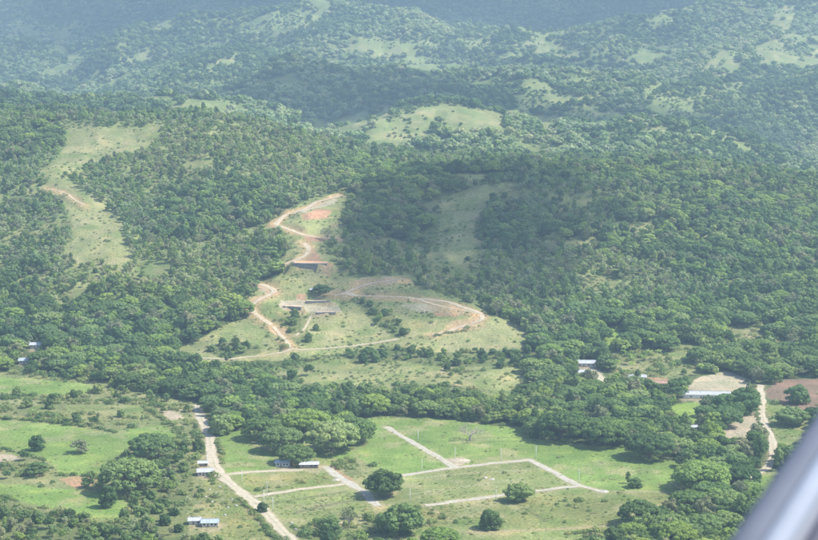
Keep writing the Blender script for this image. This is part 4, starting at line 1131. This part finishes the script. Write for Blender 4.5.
# ------------------------------------------------------------------ walled terraces on the spur
for k, (x, y, z, L, D, hw, rz, lab) in enumerate(pads):
    r = empty('retaining_wall', (x, y, z), rz)
    n = max(3, int(L / 5)); wv = L / n
    for j in range(n):
        a = -L / 2 + j * wv
        mb = MB(); mb.box((a + .06, -.9 - random.uniform(0, .25), -hw - 1.5), (a + wv - .06, -.2, .15 + random.uniform(-.05, .35))); mb.build('wall_panel', M['concrete'], r)
    MB().box((-L / 2, -.7, -hw - 1.5), (L / 2, -.1, .05)).build('backing', M['concrete'], r)
    MB().box((-L / 2 + .6, -.16, .06), (L / 2 - .4, .35, .34)).build('coping', M['cap'], r)
    for sx in (-1, 1):
        MB().box((sx * L / 2 - .35, -.6, -hw - 1.5), (sx * L / 2 + .35, D * .6, .1)).build('return_wall', M['concrete'], r)
    tag(r, lab, 'wall')
    V = []; F = []; nx, ny = 14, 6
    for j in range(ny + 1):
        for i in range(nx + 1):
            xx = -L / 2 + L * i / nx; yy = -.12 + (D + .1) * j / ny
            V.append((xx, yy, .02 + .10 * float(fbm(np.array(xx + k * 50), np.array(yy), 4, 3, 2))))
    for j in range(ny):
        for i in range(nx): a = j * (nx + 1) + i; F.append((a, a + 1, a + nx + 2, a + nx + 1))
    o = mesh_obj('earth_platform', V, F, M['padred' if k == 0 else 'padsoil'], smooth=True); o.location = (x, y, z); o.rotation_euler.z = rz
    tag(o, kind='structure')

# ------------------------------------------------------------------ utility poles
POLES = [(418, 442, 'pole beside the upper end of the long plot street'), (422, 472, 'pole by the left part of the middle plot street'), (455, 461, 'pole beside the sand heap at the street junction'),
         (501, 462, 'pole right of the sand heap on the middle plot street'), (536, 459, 'pole at the far right corner of the plot streets'), (579, 484, 'pole near the right end of the plot streets'),
         (496, 501, 'pole left of the round dark tree on the lower street'), (410, 503, 'pole left of the lower street, right of the largest round tree'), (242, 484, 'pole beside the main road below the upper field track'),
         (267, 496, 'pole where the lower field track leaves the main road'), (273, 512, 'pole below the lower field track by the main road'), (207, 464, 'pole on the left side of the main road bend'), (264, 505, 'pole beside the small round tree on the main road edge')]
for px, row, lab in POLES:
    x, y, z = spot(px, row)
    r = empty('utility_pole', (x, y, z), random.uniform(-.3, .3))
    MB().tube([(0, 0, -.8), (0, 0, 4.5), (0, 0, 8.8)], [.19, .16, .12], 8).build('pole_shaft', M['pole'], r, True)
    ca = MB().box((-.9, -.07, 7.9), (.9, .07, 8.06)).build('crossarm', M['wood'], r)
    for xx in (-.75, 0.45, .75):
        MB().tube([(xx, 0, 8.06), (xx, 0, 8.18), (xx, 0, 8.3)], [.05, .08, .05], 6).build('insulator', M['porcelain'], ca)
    tag(r, 'slim pale utility ' + lab, 'utility pole', 'utility poles around the plots')

# ------------------------------------------------------------------ heaps and loose stones
def heap(name, px, row, rx, ry, h, m, lab, seed):
    x, y, z = spot(px, row); V = []; F = []; nr, na = 6, 22
    for k in range(nr + 1):
        t = k / nr
        for a in range(na):
            an = 6.283 * a / na; j = 1 + .22 * float(vnoise(np.array(3 * math.cos(an) + seed), np.array(3 * math.sin(an) + 2 * t), 3)) - .1
            V.append((rx * t * math.cos(an) * j, ry * t * math.sin(an) * j, h * (1 - t * t) ** 1.2 * (1 + .3 * math.sin(an * 3 + seed + t * 4)) - .25 * t))
    for k in range(nr):
        for a in range(na): b = (a + 1) % na; F.append((k * na + a, (k + 1) * na + a, (k + 1) * na + b, k * na + b))
    o = mesh_obj(name, V, F, m, smooth=True); o.location = (x, y, z + .02); tag(o, lab, 'heap'); return o
heap('sand_heap', 461, 461, 7, 4, 1.1, M['sand'], 'long pale sand heap above the junction of the plot streets', 1)
heap('rubble_heap', 485, 478, 2.0, 1.5, .8, M['rubble'], 'white rubble heap in the middle of the mown plot, left one', 2)
heap('rubble_heap', 492, 480, 2.3, 1.4, .7, M['rubble'], 'white rubble heap in the middle of the mown plot, right one', 3)
heap('rubble_heap', 604, 492, 3.5, 2.5, .9, M['rubble'], 'pale rubble heap at the right end of the plot streets', 4)
heap('rubble_heap', 336, 481, 3, 1.6, .8, M['rubble'], 'pale rubble heap left of the cross street', 5)
heap('sand_heap', 334, 523, 6, 2.5, .7, M['sand'], 'pale earth heap left of the largest round tree', 6)
g = np.random.default_rng(31)
for k in range(14):
    px, row = [(206, 497), (212, 503), (216, 494), (222, 500), (228, 508), (214, 513), (232, 500), (205, 509), (225, 516), (220, 488), (236, 506), (210, 490), (296, 530), (292, 524)][k]
    x, y, z = spot(px, row); V = []; F = []; n = 7
    for j, (rr, zz) in enumerate(((1.0, -.2), (1.1, .4), (.7, .85))):
        for a in range(n):
            t = 6.283 * a / n; q = rr * g.uniform(.8, 1.2); V.append((q * math.cos(t) * 1.3, q * math.sin(t), zz * g.uniform(.85, 1.15)))
    for j in range(2):
        for a in range(n): b = (a + 1) % n; F.append((j * n + a, j * n + b, (j + 1) * n + b, (j + 1) * n + a))
    F.append(tuple(2 * n + a for a in range(n)))
    o = mesh_obj('pale_boulder', V, F, M['rubble']); o.location = (x, y, z); s = g.uniform(.35, .85); o.scale = (s, s, s); o.rotation_euler.z = g.uniform(0, 6)
    tag(o, 'pale boulder lying in the rough grass beside the main dirt road', 'boulder', 'pale boulders near the main road')

# ------------------------------------------------------------------ the aircraft's own wing strut, close by
def strut():
    Cm = Matrix.Translation(cam.location) @ cam.rotation_euler.to_matrix().to_4x4()
    def cp(px, row, d): return Cm @ Vector(((px - 409) / FPX * d, -(row - 270) / FPX * d, -d))
    A = cp(666, 648, 1.30); B = cp(869, 350, 2.1)
    ax = (B - A).normalized(); A = A - ax * .9; B = B + ax * 1.6
    view = ((A + B) / 2 - cam.location).normalized()
    side = ax.cross(view).normalized(); nrm = side.cross(ax).normalized()
    if (side.dot(Cm.to_3x3() @ Vector((1, 0, 0)))) < 0: side = -side
    if nrm.dot(view) > 0: nrm = -nrm
    r = empty('wing_strut', A)
    def sweep(prof, name, m):
        V = []; F = []; n = len(prof)
        for q in (A, B):
            for s, t in prof: V.append(tuple(q - A + side * s + nrm * t))
        F = [(i, (i + 1) % n, n + (i + 1) % n, n + i) for i in range(n)] + [tuple(range(n))[::-1], tuple(range(n, 2 * n))]
        mesh_obj(name, V, F, m, r, True)
    prof = []
    for k in range(24):                                     # aerofoil section, blunt nose to the left
        t = 2 * math.pi * k / 24; c_ = math.cos(t); s_ = math.sin(t)
        prof.append((-.062 * c_ + .055, .020 * s_ * (1.25 + .45 * c_)))
    m, nt, b = mat('strut_paint'); tc = nt.nodes.new('ShaderNodeTexCoord'); nz = noise(nt, 9, 4, .6, tc.outputs['Object'])
    rp = ramp(nt, [(.35, (.115, .13, .165)), (.65, (.135, .15, .185))], nz.outputs[0]); nt.links.new(rp.outputs[0], b.inputs['Base Color'])
    b.inputs['Roughness'].default_value = .6; b.inputs['Metallic'].default_value = 0; b.inputs['Specular IOR Level'].default_value = .35
    sweep(prof, 'fairing', m)
    m2 = plain('strut_highlight', (.19, .22, .275), .6, .1, 4); m3 = plain('strut_dark', (.05, .055, .08), .6, .1, 4)
    def bead(c0, w0, h0, d0): return [(c0 + w0 * math.cos(t), d0 + h0 * math.sin(t)) for t in [2 * math.pi * k / 14 for k in range(14)]]
    sweep(bead(.026, .011, .005, .0265), 'highlight_rib', m2)  # added rib in a paler colour, standing in for the strut's highlight
    sweep(bead(.056, .013, .006, .0240), 'dark_bead', m3)  # darker bead to the right of the pale one
    tag(r, 'blurred grey-blue aircraft wing strut crossing the bottom right corner close up', 'wing strut')
strut()

# ------------------------------------------------------------------ clouds above, which shade parts of the land
def cloud(px, row, wx, wy, thick, dens, alt, seed, lab, Y=None):
    x, y, z = spot(px, row) if Y is None else (float(xat(px, row, Y)), Y, float(zat(row, Y)))
    k = (alt - z) / SUN.z; cx, cy = x + SUN.x * k, y + SUN.y * k
    V = []; F = []; nr, na = 14, 48; g = seed * 7.7
    for side in (1, -1):
        for j in range(nr + 1):
            t = j / nr
            for a in range(na):
                an = 6.2832 * a / na
                edge = 1 + .42 * float(fbm(np.array(2.2 * math.cos(an) + g), np.array(2.2 * math.sin(an) + g), 1.0, seed, 4))
                xx = wx * t * math.cos(an) * edge; yy = wy * t * math.sin(an) * edge
                lump = .75 + .7 * float(fbm(np.array(xx / 60 + g), np.array(yy / 60), 1.0, seed + 2, 3))
                V.append((xx, yy, side * thick * (.62 if side > 0 else .38) * (1 - t * t) ** .85 * max(.15, lump)))
    off = (nr + 1) * na
    for s in (0, 1):
        for j in range(nr):
            for a in range(na):
                b = (a + 1) % na; q = (s * off + j * na + a, s * off + (j + 1) * na + a, s * off + (j + 1) * na + b, s * off + j * na + b)
                F.append(q if s == 0 else q[::-1])
    o = mesh_obj('cloud', V, F, cloud_mats(dens)); o.location = (cx, cy, alt)
    tag(o, lab, 'cloud')
_cm = {}
def cloud_mats(d):
    if d in _cm: return _cm[d]
    m, nt, b = mat('cloud_vapour'); nt.nodes.remove(b)
    v = nt.nodes.new('ShaderNodeVolumePrincipled'); v.inputs['Color'].default_value = (.97, .98, 1, 1); v.inputs['Density'].default_value = d; v.inputs['Anisotropy'].default_value = .5
    nt.links.new(v.outputs[0], nt.nodes['Material Output'].inputs['Volume']); _cm[d] = m; return m
cloud(476, 222, 150, 330, 130, .022, 1000, 1, 'small cloud whose shadow lies on the central wooded hill')
cloud(340, 90, 560, 420, 150, .018, 1050, 2, 'cloud shading the middle of the second range', 3500)
cloud(60, 100, 360, 260, 140, .018, 1050, 3, 'cloud shading the left of the second range', 3300)
cloud(690, 112, 320, 280, 140, .016, 1050, 4, 'cloud shading the right valley of the second range', 3350)
cloud(380, -6, 2600, 1700, 260, .016, 1150, 5, 'long cloud bank over the far mountain', 7300)
cloud(120, 30, 420, 380, 150, .012, 1100, 6, 'cloud over the notch at the far left', 5600)

# ------------------------------------------------------------------ haze
zmax = float(GZ.max()) + 30
m, nt, b = mat('haze_air'); nt.nodes.remove(b)
v = nt.nodes.new('ShaderNodeVolumePrincipled'); v.inputs['Color'].default_value = (.56, .80, 1, 1); v.inputs['Density'].default_value = 1.05e-4; v.inputs['Anisotropy'].default_value = .1
nt.links.new(v.outputs[0], nt.nodes['Material Output'].inputs['Volume'])
hw = float(np.abs(GX).max()) + 200
hz = MB().box((-hw, -600, float(GZ.min()) - 12), (hw, 13900, max(zmax, 340))).build('haze', m)
tag(hz, 'thin blue haze lying over the valley and the hills', None, None, 'stuff')
print('haze top', max(zmax, 340), 'individual', len(pickset))
